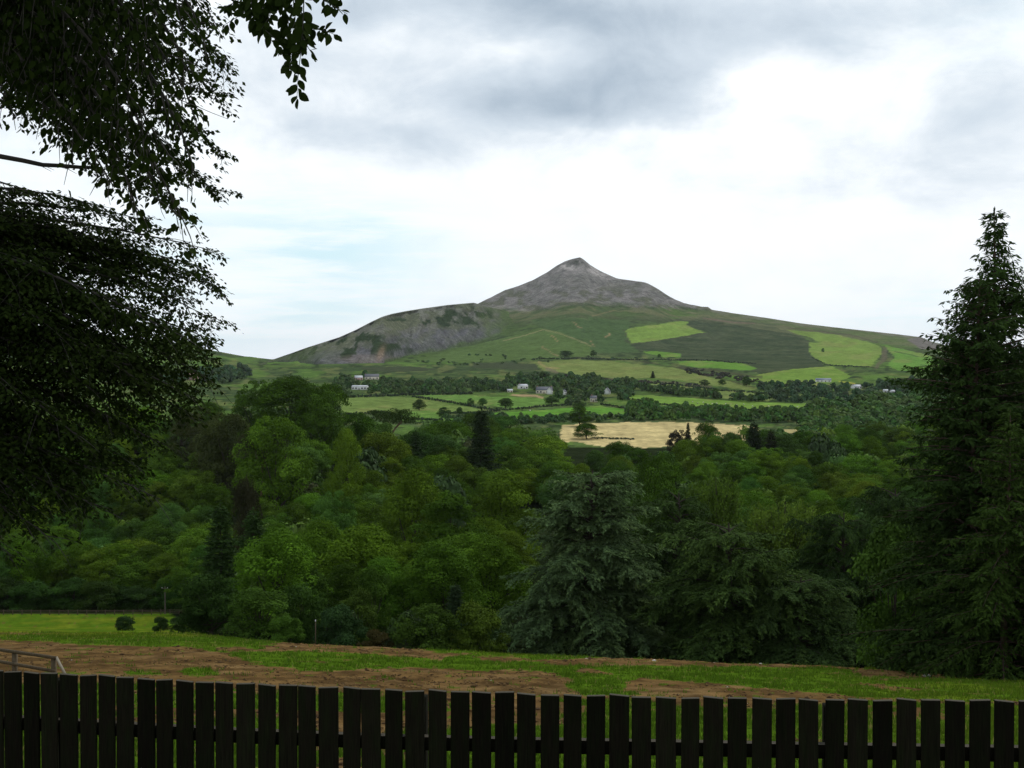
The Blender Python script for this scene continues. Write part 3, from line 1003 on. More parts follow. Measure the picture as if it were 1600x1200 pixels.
def conifer(seed, H=26.0, R=4.2, base=0.06, prof=0.9, per_m=2.2, droop=0.35, rise=0.15, spray=0.5, width=0.16, dense=1.0, top_flat=0.0, irregular=0.25, side=0.42, hang=0.5, tuft=3, whorl=True, lean=0.0, bare=(), plist=None):
    """straight trunk, limbs in tiers, side twigs clad with needle sprays"""
    r = np.random.default_rng(seed)
    wood = MB()
    tr = 0.013 * H
    zs = np.linspace(-0.8, H, 14)
    cx = lean * (zs / H) ** 2 * H + 0.15 * np.sin(zs / H * 5 + seed)
    tp = np.column_stack([cx, 0.1 * np.sin(zs / H * 4 + 2 * seed), zs])
    wood.tube(tp, tr * np.interp(zs / H, [-0.05, 0, 0.05, 1], [1.5, 1.3, 1.0, 0.06]), 7)
    P, A, N, L, W, v = [], [], [], [], [], []
    z = H * base
    k = 0
    while z < H * 0.985:
        h = (z - H * base) / (H * (1 - base))
        rad = R * (1 - h) ** prof if top_flat == 0 else R * (np.clip(1 - ((h - 0.12) / 0.9) ** 2, 0.02, 1) ** top_flat)
        if plist:
            rad = R * np.interp(h, *zip(*plist))
        nb = max(3, int(round((5.5 if h < 0.9 else 4) * dense)))
        a0 = r.uniform(0, 6.28)
        for j in range(nb):
            a = a0 + 6.283 * j / nb + r.normal(scale=0.25)
            zz = z + (0 if whorl else r.uniform(-0.5, 0.5)) + r.normal(scale=0.12)
            Lb = rad * max(0.25, 1 + r.normal(scale=irregular))
            for (b0, b1, aa, sp, f) in bare:
                if b0 < h < b1 and abs((a - aa + 3.14159) % 6.28318 - 3.14159) < sp:
                    Lb *= f
            if Lb < 0.25:
                continue
            dirv = np.array([math.cos(a), math.sin(a), 0.0])
            sdv = np.array([-math.sin(a), math.cos(a), 0.0])
            dr = droop * r.uniform(0.6, 1.4) * (1.1 - 0.75 * h); ri = rise * r.uniform(0.5, 1.5) + 0.35 * h
            t = np.linspace(0, 1, 6)
            bz = ri * t - dr * t ** 2 + 0.12 * np.maximum(t - 0.75, 0) * hang
            x0 = np.interp(zz, zs, cx)
            B = np.array([x0, 0, zz]) + dirv[None] * (t * Lb)[:, None] + np.array([0, 0, 1.0])[None] * (bz * Lb)[:, None] + sdv[None] * (0.08 * Lb * r.normal() * t ** 2)[:, None]
            if Lb > 0.7:
                wood.tube(B, tr * 0.28 * min(1.0, Lb / R + 0.2) * np.array([1, 0.8, 0.6, 0.42, 0.28, 0.12]), 3)
            bv = r.uniform(0.15, 0.7)
            ns = max(4, int(Lb / 0.30 * dense))
            s = np.linspace(0.10 + 0.12 * (1 - h), 1.0, ns) + r.normal(scale=0.015, size=ns)
            s = np.clip(s, 0.03, 1)
            Q = np.column_stack([np.interp(s, t, B[:, i]) for i in range(3)])
            sg = np.where(np.arange(ns) % 2 == 0, 1.0, -1.0)
            sl = (side * Lb * (1 - s) * 0.9 + spray * 0.9) * r.uniform(0.6, 1.25, ns)
            sl = np.minimum(sl, 2.6)
            sd = unit(dirv[None] * 0.62 + sdv[None] * sg[:, None] * r.uniform(0.6, 1.1, ns)[:, None] + np.array([0, 0, -0.12])[None] + r.normal(scale=0.12, size=(ns, 3)))
            for m in range(ns):
                kk = max(1, int(sl[m] / (spray * 0.42)))
                u = (np.arange(kk) + 0.5) / kk
                base_p = Q[m] + sd[m] * (u * sl[m])[:, None] + np.array([0, 0, -1.0]) * (hang * 0.28 * (u * sl[m]) ** 1.5)[:, None]
                for tt in range(tuft):
                    jit = r.normal(scale=0.5, size=(kk, 3))
                    ax = sd[m][None] * 0.9 + jit * np.array([1, 1, 0.6]) + np.array([0, 0, -0.35 * hang])
                    P.append(base_p + r.normal(scale=0.05, size=(kk, 3)))
                    A.append(ax); N.append(np.array([0, 0, 1.0]) + r.normal(scale=0.5, size=(kk, 3)))
                    ll = spray * r.uniform(0.6, 1.2, kk)
                    L.append(ll); W.append(width * r.uniform(0.7, 1.3, kk))
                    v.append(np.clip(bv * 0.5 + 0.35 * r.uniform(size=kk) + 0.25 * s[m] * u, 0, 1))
        z += (1.0 / per_m) * (1.25 - 0.55 * h) * r.uniform(0.8, 1.25)
        k += 1
    # leader
    n = 14
    zt = r.uniform(0.955, 1.0, n) * H
    a = r.uniform(0, 6.28, n)
    P.append(np.column_stack([np.interp(zt, zs, cx), 0 * zt, zt])); A.append(np.column_stack([np.cos(a) * 0.5, np.sin(a) * 0.5, np.full(n, 0.9)]))
    N.append(rand_dirs(r, n)); L.append(np.full(n, spray * 0.8)); W.append(np.full(n, width)); v.append(np.full(n, 0.5))
    V, q, vv = leaf_quads(np.concatenate(P), np.concatenate(A), np.concatenate(N), np.concatenate(L), np.concatenate(W), np.concatenate(v), 0.08)
    return wood, (V, q, vv)


def cedar(seed, H=23.0, R=8.5, n_limb=62, spray=0.42, width=0.10, per=1.0, prof=None, droop=0.5, low=0.02):
    """broad old cedar: long level limbs that end in drooping feathery plates"""
    r = np.random.default_rng(seed)
    wood = MB()
    tr = 0.62
    zs = np.linspace(-1.0, H * 0.97, 10)
    tx = 0.25 * np.sin(zs / H * 4 + seed)
    wood.tube(np.column_stack([tx, tx * 0.4, zs]), tr * np.interp(zs / H, [-0.05, 0, 0.1, 1], [1.6, 1.3, 1.0, 0.08]), 8)
    prof = prof or [(0, 0.92), (0.15, 1.0), (0.35, 0.95), (0.55, 0.8), (0.75, 0.6), (0.9, 0.42), (1, 0.2)]
    P, A, N, L, W, v = [], [], [], [], [], []
    g = 2.39996
    for i in range(n_limb):
        h = low + (1 - low) * ((i + 0.5) / n_limb) ** 0.9
        z0 = H * h * 0.93
        a = i * g + r.normal(scale=0.3)
        Lb = R * np.interp(h, *zip(*prof)) * r.uniform(0.6, 1.12)
        dirv = np.array([math.cos(a), math.sin(a), 0.0]); sdv = np.array([-math.sin(a), math.cos(a), 0.0])
        ri = r.uniform(0.18, 0.42) * (0.5 + h); dr = r.uniform(0.25, 0.6) * (1.15 - 0.7 * h) * droop * 1.3
        t = np.linspace(0, 1, 8)
        bend = r.normal(scale=0.12)
        B = np.array([np.interp(z0, zs, tx), 0, z0]) + dirv * (t * Lb)[:, None] + np.array([0, 0, 1.0]) * ((ri * t - dr * t ** 2) * Lb)[:, None] + sdv * (bend * Lb * t ** 2)[:, None]
        wood.tube(B, tr * 0.30 * (1.1 - 0.6 * h) * np.array([1, 0.85, 0.7, 0.55, 0.4, 0.28, 0.18, 0.06]), 5)
        bv = r.uniform(0.2, 0.65)
        ns = int(Lb / 0.30 * per)
        s = np.linspace(0.22, 1.0, ns)
        Q = np.column_stack([np.interp(s, t, B[:, k]) for k in range(3)])
        for m in range(ns):
            sg = 1 if m % 2 == 0 else -1
            ln = (0.16 + 0.30 * (1 - s[m]) + 0.10) * Lb * r.uniform(0.45, 1.15)
            ln = min(ln, 3.0)
            d = unit(dirv * r.uniform(0.5, 1.0) + sdv * sg * r.uniform(0.35, 1.0) + np.array([0, 0, r.uniform(-0.28, 0.34)]))
            kk = max(3, int(ln / 0.17))
            u = (np.arange(kk) + 0.5) / kk
            bp = Q[m] + d * (u * ln)[:, None] + np.array([0, 0, -1.0]) * (droop * 0.42 * (u ** 2) * ln * r.uniform(0.5, 1.5))[:, None]
            tip = unit(d + np.array([0, 0, -0.8 * droop]))
            mv = r.uniform(0, 0.35)
            for tt in range(3):
                sd = np.where(r.uniform(size=kk) < 0.5, -1.0, 1.0)
                side_v = np.cross(d, np.array([0, 0, 1.0]))
                ax = (d * (1 - u)[:, None] + tip * u[:, None]) * 0.9 + side_v[None] * (sd * r.uniform(0.2, 1.0, kk))[:, None] + r.normal(scale=0.25, size=(kk, 3)) + np.array([0, 0, -0.12])
                P.append(bp + r.normal(scale=0.05, size=(kk, 3))); A.append(ax)
                N.append(np.array([0, 0, 1.0]) + r.normal(scale=0.4, size=(kk, 3)))
                L.append(spray * r.uniform(0.6, 1.25, kk)); W.append(width * r.uniform(0.7, 1.4, kk))
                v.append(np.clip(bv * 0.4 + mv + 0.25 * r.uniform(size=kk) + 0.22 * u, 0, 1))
    V, q, vv = leaf_quads(np.concatenate(P), np.concatenate(A), np.concatenate(N), np.concatenate(L), np.concatenate(W), np.concatenate(v), 0.05)
    return wood, (V, q, vv)


def scots_pine(seed, H=19.0):
    """bare forked pinkish stems under a flat dark crown"""
    r = np.random.default_rng(seed)
    wood = MB()
    cs, rs = [], []
    fork = H * 0.60
    wood.tube([(0, 0, -0.6), (0.1, 0, 0), (0.05, 0.05, fork * 0.5), (0, 0, fork)], [0.5, 0.42, 0.36, 0.32], 7)
    for i in range(5):
        a = i * 1.3 + r.normal(scale=0.3)
        e = np.array([math.cos(a) * r.uniform(1.5, 3.6), math.sin(a) * r.uniform(1.0, 3.2), H * r.uniform(0.76, 0.9)])
        p0 = np.array([0, 0, fork * r.uniform(0.85, 1.0)])
        mid = p0 * 0.5 + e * 0.5 + np.array([-e[0] * 0.15, -e[1] * 0.15, 0.3])
        t = np.linspace(0, 1, 6)[:, None]
        wood.tube((1 - t) ** 2 * p0 + 2 * t * (1 - t) * mid + t * t * e, np.array([0.24, 0.2, 0.17, 0.14, 0.1, 0.05]), 5)
        for _ in range(8):
            cs.append(e + r.normal(size=3) * np.array([1.9, 1.9, 1.0]) + np.array([0, 0, 0.6])); rs.append(r.uniform(1.0, 1.8))
    cs, rs = np.array(cs), np.array(rs)
    n = 7000
    idx = r.integers(0, len(cs), n)
    d = rand_dirs(r, n)
    P = cs[idx] + d * (rs[idx] * r.uniform(0.4, 1, n) ** 0.5)[:, None] * np.array([1, 1, 0.55])
    ax = d + r.normal(scale=0.5, size=(n, 3)) + np.array([0, 0, 0.2])
    V, q, vv = leaf_quads(P, ax, rand_dirs(r, n), 0.42 * r.uniform(0.6, 1.3, n), 0.16 * r.uniform(0.7, 1.3, n), np.clip(r.uniform(0.1, 0.8, len(cs))[idx] * 0.6 + 0.3 * r.uniform(size=n), 0, 1))
    return wood, (V, q, vv)


def poplar(seed, H=15.0, R=4.0):
    """upright feathery crown of fine ascending shoots"""
    r = np.random.default_rng(seed)
    wood = MB()
    wood.tube([(0, 0, -0.5), (0, 0, 0), (0.1, 0, H * 0.5), (0, 0.1, H * 0.93)], [0.4, 0.32, 0.2, 0.03], 6)
    P, A, N, L, W, v = [], [], [], [], [], []
    for i in range(240):
        h = r.uniform(0.02, 0.75); a = r.uniform(0, 6.28)
        out = R * math.sin(math.pi * (0.2 + 0.7 * h)) * r.uniform(0.3, 1.0)
        p0 = np.array([0, 0, H * h * 0.8]); e = np.array([out * math.cos(a), out * math.sin(a), min(H * (h * 0.8 + r.uniform(0.22, 0.42)), H * (1 - 0.25 * (out / R) ** 2))])
        mid = np.array([out * 0.75 * math.cos(a), out * 0.75 * math.sin(a), p0[2] + (e[2] - p0[2]) * 0.35])
        t = np.linspace(0, 1, 5)[:, None]
        B = (1 - t) ** 2 * p0 + 2 * t * (1 - t) * mid + t * t * e
        wood.tube(B, 0.05 * np.array([1, 0.8, 0.6, 0.4, 0.15]), 3)
        n = 110
        u = r.uniform(0.25, 1.0, n)
        p = np.column_stack([np.interp(u, t[:, 0], B[:, k]) for k in range(3)]) + r.normal(scale=0.22, size=(n, 3))
        P.append(p); A.append(r.normal(scale=0.6, size=(n, 3)) + np.array([0, 0, 0.9])); N.append(rand_dirs(r, n))
        L.append(0.34 * r.uniform(0.6, 1.3, n)); W.append(0.16 * r.uniform(0.7, 1.3, n)); v.append(np.clip(r.uniform(0.2, 0.8) * 0.6 + 0.4 * r.uniform(size=n), 0, 1))
    V, q, vv = leaf_quads(np.concatenate(P), np.concatenate(A), np.concatenate(N), np.concatenate(L), np.concatenate(W), np.concatenate(v))
    return wood, (V, q, vv)


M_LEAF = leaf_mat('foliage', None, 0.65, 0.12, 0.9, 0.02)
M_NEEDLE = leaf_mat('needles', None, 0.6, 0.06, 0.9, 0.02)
M_BARK = solid_mat('bark', (0.045, 0.036, 0.028), 0.95, 0.1, 0.4, 6.0, (3, 3, 0.6))
M_PINEBARK = solid_mat('pine_bark', (0.17, 0.105, 0.075), 0.95, 0.1, 0.35, 5.0, (3, 3, 0.7))


def proto(name, built, leafm, barkm, H):
    wood, (V, q, vv) = built
    tm = wood.mesh(name + '_trunk', [barkm], True)
    cm = new_mesh(name + '_crown', V, [q], [leafm], None, False, {'v': vv})
    ext = np.abs(V[:, :2]).max(0)
    hw = np.percentile(np.hypot(V[:, 0], V[:, 1]), 96)
    zt = np.percentile(V[:, 2], 99.8)
    return dict(trunk=tm, crown=cm, H=zt, R=hw, zlow=np.percentile(V[:, 2], 3))


PROTO = {}
for k, kw in enumerate([
        dict(H=18, crown_r=7.0, base=0.07, lobes=76, top_pow=0.6),
        dict(H=19, crown_r=6.0, base=0.05, lobes=64, top_pow=0.7, lobe_r=(0.18, 0.33)),
        dict(H=16, crown_r=7.8, base=0.06, lobes=84, top_pow=0.5, lobe_r=(0.14, 0.26)),
        dict(H=20, crown_r=5.6, base=0.04, lobes=70, top_pow=0.75, lobe_r=(0.18, 0.32), leaf=0.28),
        dict(H=17, crown_r=6.6, base=0.07, lobes=60, top_pow=0.55, lobe_r=(0.2, 0.34), gappy=0.12),
        dict(H=15, crown_r=6.8, base=0.04, lobes=90, top_pow=0.5, lobe_r=(0.13, 0.22), leaf=0.27)]):
    PROTO['broad%d' % k] = proto('broadleaf', broadleaf(100 + k, n_leaf=27000, **kw), M_LEAF, M_BARK, kw['H'])
for k, kw in enumerate([dict(H=6, crown_r=3.4, base=0.02, lobes=46, leaf=0.19, top_pow=0.5, lobe_r=(0.16, 0.3)),
                        dict(H=7, crown_r=3.0, base=0.02, lobes=40, leaf=0.18, top_pow=0.6, lobe_r=(0.18, 0.34)),
                        dict(H=5, crown_r=3.2, base=0.02, lobes=34, leaf=0.20, top_pow=0.45, lobe_r=(0.2, 0.36))]):
    PROTO['shrub%d' % k] = proto('shrub', broadleaf(200 + k, n_leaf=12000, **kw), M_LEAF, M_BARK, kw['H'])
for k in range(2):
    PROTO['fir%d' % k] = proto('fir', conifer(300 + k, H=24, R=3.9 + 0.5 * k, per_m=1.5, spray=0.66, width=0.30, dense=1.0, tuft=3, prof=0.75), M_NEEDLE, M_BARK, 24)
for k in range(2):
    PROTO['pine%d' % k] = proto('pine', scots_pine(320 + k), M_NEEDLE, M_PINEBARK, 19)
PROTO['poplar'] = proto('poplar', poplar(330), M_LEAF, M_BARK, 15)
PROTO['blue_cedar'] = proto('blue_cedar', cedar(409, 23.5, 9.0, 120, spray=0.42, width=0.145, per=1.75, droop=0.72, prof=[(0, 0.95), (0.15, 1.0), (0.35, 0.92), (0.55, 0.80), (0.70, 0.70), (0.82, 0.64), (0.93, 0.6), (1, 0.5)]), M_NEEDLE, M_BARK, 23.5)
PROTO['dark_cedar'] = proto('dark_cedar', cedar(402, 16.5, 9.4, 78, spray=0.44, width=0.14, per=1.6, droop=0.8, prof=[(0, 0.95), (0.2, 1.0), (0.5, 0.95), (0.75, 0.8), (0.92, 0.6), (1, 0.4)]), M_NEEDLE, M_BARK, 16.5)


def plant(kind, name, x, ytop, Y, label, cat='tree', group=None, col=(0.05, 0.08, 0.02), width=None, rot=None, sink=0.0, hmin=2.0, base_px=None):
    """set a tree with its axis at photograph column x and its top at row ytop, at distance Y"""
    p = PROTO[kind]
    T = at(x, ytop, Y)
    g = float(ground(T[0], Y)) - sink
    h = max(T[2] - g, hmin)
    s = h / p['H']
    wx = s if width is None else (width / F * Y / 2) / p['R']
    root = link(name, None, None, (T[0], Y, g))
    root.empty_display_size = 0.5
    root.rotation_euler = (0, 0, random.uniform(0, 6.28) if rot is None else rot)
    root.scale = (wx, wx, s)
    tag(root, label, cat, group)
    t = link('trunk', p['trunk'], root)
    c = link('crown', p['crown'], root)
    c.color = (col[0], col[1], col[2], 1.0)
    return root


TREES = []      # everything planted in the wood, for the visibility count


def px_h(kind, x, ytop, Y, sink=0.0):
    T = at(x, ytop, Y)
    return (T[2] - (float(ground(T[0], Y)) - sink))

# ------------------------------------------------------------------ the wood
C_MID, C_YEL, C_BLUE, C_DARK, C_OLIVE, C_COPPER, C_FIR, C_PALE = (0.080, 0.152, 0.012), (0.106, 0.178, 0.012), (0.068, 0.145, 0.024), (0.052, 0.104, 0.010), (0.086, 0.146, 0.012), (0.056, 0.066, 0.018), (0.034, 0.068, 0.015), (0.082, 0.150, 0.028)
SHADE = {C_MID: 'mid green', C_YEL: 'yellow-green', C_BLUE: 'blue-green', C_DARK: 'dark green', C_OLIVE: 'olive green', C_COPPER: 'brownish olive', C_FIR: 'blackish green', C_PALE: 'pale green'}


def jit(c, a=0.10):
    k = random.uniform(0.80, 1.18)
    return tuple(max(0.004, q * k * (1 + random.uniform(-a, a))) for q in c)


# landmarks: kind, name, x, y of the top, distance, width in photograph pixels, colour, label
LAND = [
    ('blue_cedar', 'cedar_tree', 922, 736, 118, 262, (0.076, 0.120, 0.046), 'large blue-grey cedar with drooping feathery branches at the field edge', 'tree'),
    ('dark_cedar', 'cedar_tree', 1140, 822, 112, 290, (0.044, 0.076, 0.018), 'broad dark green cedar close right of the blue-grey cedar', 'tree'),
    ('dark_cedar', 'cedar_tree', 1250, 905, 108, 220, (0.038, 0.066, 0.018), 'low dark spreading cedar at the foot of the broad dark green cedar', 'tree'),
    ('dark_cedar', 'cedar_tree', 1062, 776, 136, 190, (0.036, 0.064, 0.016), 'dark cedar crown showing between and behind the two big cedars', 'tree'),
    ('poplar', 'poplar_tree', 1228, 788, 165, 112, (0.100, 0.155, 0.022), 'pale upright feathery tree behind the broad dark cedar', 'tree'),
    ('poplar', 'poplar_tree', 1120, 750, 200, 84, (0.072, 0.122, 0.016), 'light green fine-leaved tree rising behind the dark cedar crown', 'tree'),
    ('pine0', 'pine_tree', 409, 673, 352, 92, (0.044, 0.048, 0.020), 'flat-topped brown pine with bare forked pinkish stems on the left slope', 'tree'),
    ('pine1', 'pine_tree', 612, 638, 470, 84, (0.044, 0.074, 0.016), 'dark pine with leaning bare red stems below the left pastures', 'tree'),
    ('fir1', 'pine_tree', 1075, 661, 600, 15, (0.022, 0.036, 0.012), 'thin ragged dark pine in front of the stubble field', 'tree'),
    ('fir0', 'fir_tree', 752, 642, 420, 62, (0.028, 0.048, 0.016), 'blackish spire of a conifer rising from the middle of the valley wood', 'tree'),
    ('fir0', 'fir_tree', 1178, 662, 520, 44, (0.028, 0.046, 0.016), 'dark pointed conifer at the right end of the stubble field', 'tree'),
    ('fir1', 'fir_tree', 1205, 674, 510, 40, (0.034, 0.044, 0.018), 'brownish dark conifer just right of the pointed conifer by the stubble', 'tree'),
    ('broad0', 'broadleaf_tree', 455, 588, 430, 130, C_DARK, 'great domed dark tree crowning the wooded rise at left', 'tree'),
    ('broad2', 'broadleaf_tree', 508, 600, 420, 90, C_DARK, 'dark domed tree at the right end of the wooded rise', 'tree'),
    ('broad5', 'broadleaf_tree', 405, 595, 440, 90, C_DARK, 'rounded dark tree at the left end of the wooded rise', 'tree'),
    ('broad2', 'broadleaf_tree', 355, 646, 380, 100, (0.052, 0.066, 0.018), 'brownish olive spreading tree on the left slope', 'tree'),
    ('broad5', 'broadleaf_tree', 305, 636, 400, 80, (0.048, 0.058, 0.018), 'brownish dark tree seen between hanging branches at left', 'tree'),
    ('broad2', 'broadleaf_tree', 430, 652, 350, 128, C_MID, 'wide dome-crowned green tree above the flat-topped pine', 'tree'),
    ('broad1', 'broadleaf_tree', 541, 670, 350, 64, C_YEL, 'round yellow-green tree standing alone right of the flat-topped pine', 'tree'),
    ('broad2', 'broadleaf_tree', 385, 748, 260, 50, (0.036, 0.036, 0.016), 'small dark brown-leaved tree halfway down the left wood', 'tree'),
    ('broad0', 'broadleaf_tree', 650, 732, 225, 118, C_OLIVE, 'tall olive green tree in the centre of the wood', 'tree'),
    ('broad3', 'broadleaf_tree', 700, 770, 215, 120, C_DARK, 'tall dark tree pressed against the right of the tall olive tree', 'tree'),
    ('broad1', 'broadleaf_tree', 790, 736, 240, 120, C_OLIVE, 'broad olive tree left of the blue cedar top', 'tree'),
    ('broad2', 'broadleaf_tree', 1030, 708, 300, 96, C_DARK, 'large round dark tree above and right of the blue cedar top', 'tree'),
    ('broad0', 'broadleaf_tree', 500, 812, 185, 112, C_MID, 'big leafy green tree in front of the centre wood', 'tree'),
    ('broad5', 'broadleaf_tree', 520, 768, 235, 92, C_BLUE, 'bluish round tree behind the big leafy green tree', 'tree'),
    ('broad0', 'broadleaf_tree', 765, 838, 165, 124, C_MID, 'leafy green tree tucked behind the left flank of the blue cedar', 'tree'),
    ('broad0', 'broadleaf_tree', 917, 661, 692, 42, C_DARK, 'lone round oak standing in the stubble field', 'tree'),
    ('broad3', 'broadleaf_tree', 906, 634, 775, 30, C_DARK, 'tall dark tree behind the lone oak in the stubble', 'tree'),
    ('broad2', 'broadleaf_tree', 1104, 660, 560, 44, C_DARK, 'round dark tree breaking the near edge of the stubble field', 'tree'),
    ('broad5', 'broadleaf_tree', 1060, 672, 540, 44, (0.036, 0.032, 0.022), 'brownish low tree beside the thin ragged pine', 'tree'),
    ('broad5', 'broadleaf_tree', 1118, 676, 520, 50, C_BLUE, 'bluish tree in front of the right half of the stubble', 'tree'),
    ('fir1', 'fir_tree', 395, 800, 205, 90, C_FIR, 'dark shaggy conifer above the meadow corner', 'tree'),
    ('fir0', 'fir_tree', 345, 792, 215, 80, C_FIR, 'tall dark conifer left of the shaggy conifer by the meadow corner', 'tree'),
    # bushes and small trees at the lower edge of the field
    ('shrub0', 'small_tree', 330, 898, 118, 110, (0.028, 0.057, 0.011), 'dark bushy tree at the right end of the meadow', 'tree'),
    ('shrub1', 'small_tree', 405, 918, 106, 100, (0.057, 0.110, 0.015), 'light green leafy bush on the brow right of the meadow', 'bush'),
    ('shrub0', 'small_tree', 470, 912, 112, 90, (0.042, 0.085, 0.014), 'green rounded bush second along the brow from the meadow', 'bush'),
    ('shrub2', 'shrub', 448, 962, 100, 60, (0.052, 0.106, 0.013), 'low fresh green bush beside the white stake', 'bush'),
    ('shrub2', 'shrub', 532, 944, 103, 76, (0.031, 0.064, 0.019), 'dark blue-green domed bush right of the white stake', 'bush'),
    ('shrub1', 'small_tree', 488, 890, 140, 62, (0.063, 0.120, 0.018), 'bright green small tree behind the brow bushes', 'tree'),
    ('shrub1', 'small_tree', 585, 885, 140, 60, (0.055, 0.108, 0.013), 'slim green tree behind the dark domed bush', 'tree'),
    ('shrub0', 'small_tree', 668, 946, 98, 110, (0.046, 0.083, 0.012), 'olive bush on the brow left of the blue cedar', 'bush'),
    ('shrub2', 'small_tree', 738, 942, 100, 96, (0.068, 0.106, 0.013), 'yellowish green bush against the left skirt of the blue cedar', 'bush'),
    ('shrub1', 'small_tree', 560, 920, 130, 60, (0.061, 0.103, 0.015), 'pale olive small tree behind the dark domed bush', 'tree'),
    ('shrub2', 'shrub', 585, 985, 97, 50, (0.048, 0.041, 0.013), 'low reddish shrub on the brow below the fir', 'bush'),
    ('fir1', 'fir_tree', 712, 915, 120, 60, (0.034, 0.058, 0.024), 'small dark fir among the bushes left of the blue cedar', 'tree'),
    ('shrub0', 'shrub', 195, 973, 150, 34, (0.031, 0.060, 0.017), 'small dark bush alone in the meadow', 'bush'),
    ('shrub2', 'shrub', 251, 980, 146, 26, (0.029, 0.053, 0.013), 'little round bush in the meadow nearest the dark bushy tree', 'bush'),
    ('shrub1', 'shrub', 279, 980, 143, 34, (0.031, 0.057, 0.014), 'low bush touching the dark bushy tree in the meadow', 'bush'),
    # right hand
    ('shrub1', 'small_tree', 1398, 814, 84, 132, (0.054, 0.104, 0.016), 'leafy lighter green tree left of the spruces', 'tree'),
    ('dark_cedar', 'cedar_tree', 1318, 806, 128, 190, (0.028, 0.052, 0.014), 'dark ragged conifer behind the leafy lighter tree', 'tree'),
    ('dark_cedar', 'cedar_tree', 1400, 768, 142, 190, (0.026, 0.048, 0.013), 'dark conifer rising behind the leafy lighter tree', 'tree'),
    ('broad3', 'broadleaf_tree', 1268, 850, 138, 90, (0.034, 0.070, 0.010), 'dark rounded tree filling the gap right of the pale feathery tree', 'tree'),
    ('shrub2', 'shrub', 1590, 1005, 66, 90, (0.037, 0.085, 0.012), 'rough green bank bush under the tall spruce', 'bush'),
    ('shrub2', 'shrub', 1520, 1022, 67, 70, (0.033, 0.078, 0.011), 'low green bush in the shade left of the bank bush', 'bush'),
]

Y_LIMIT = [(-200, 640), (0, 640), (250, 625), (340, 610), (380, 592), (450, 588), (510, 602), (540, 640), (575, 648), (600, 634), (640, 650), (700, 646), (760, 640), (800, 650), (850, 662), (868, 672), (880, 687),
           (940, 690), (1000, 688), (1035, 682), (1065, 672), (1100, 662), (1130, 668), (1160, 664), (1180, 658), (1200, 672), (1250, 662), (1300, 652), (1400, 655), (1440, 650), (1700, 650)]

WOOD_C = [C_MID] * 5 + [C_YEL] * 2 + [C_BLUE] * 2 + [C_DARK] * 5 + [C_OLIVE] * 3 + [C_PALE]


def place_words(x, y, Y):
    if x < 300:
        if x < 0:
            return 'behind the thickest beech boughs, left edge'
        return ('high behind the beech leaves' if y < 690 else 'at mid height behind the beech boughs' if y < 770 else 'low under the beech boughs')
    if x < 560 and y < 700:
        return 'on the wooded rise'
    if x < 470 and Y < 290:
        return 'at the meadow edge'
    if x < 560:
        return 'on the left slope below the rise'
    if Y > 470 and x > 820:
        return 'just below the stubble field' if y < 700 else 'well below the stubble field'
    if Y > 470:
        return 'below the left pastures'
    if x < 860 and Y > 300:
        return 'in the middle of the valley wood'
    if x < 860:
        return 'in the near centre wood'
    if x < 1180 and Y > 300:
        return 'in the wood above the cedars'
    if x < 1180:
        return 'close behind the cedars'
    if Y > 300:
        return 'in the right-hand valley wood'
    return 'in the near wood beside the spruces'


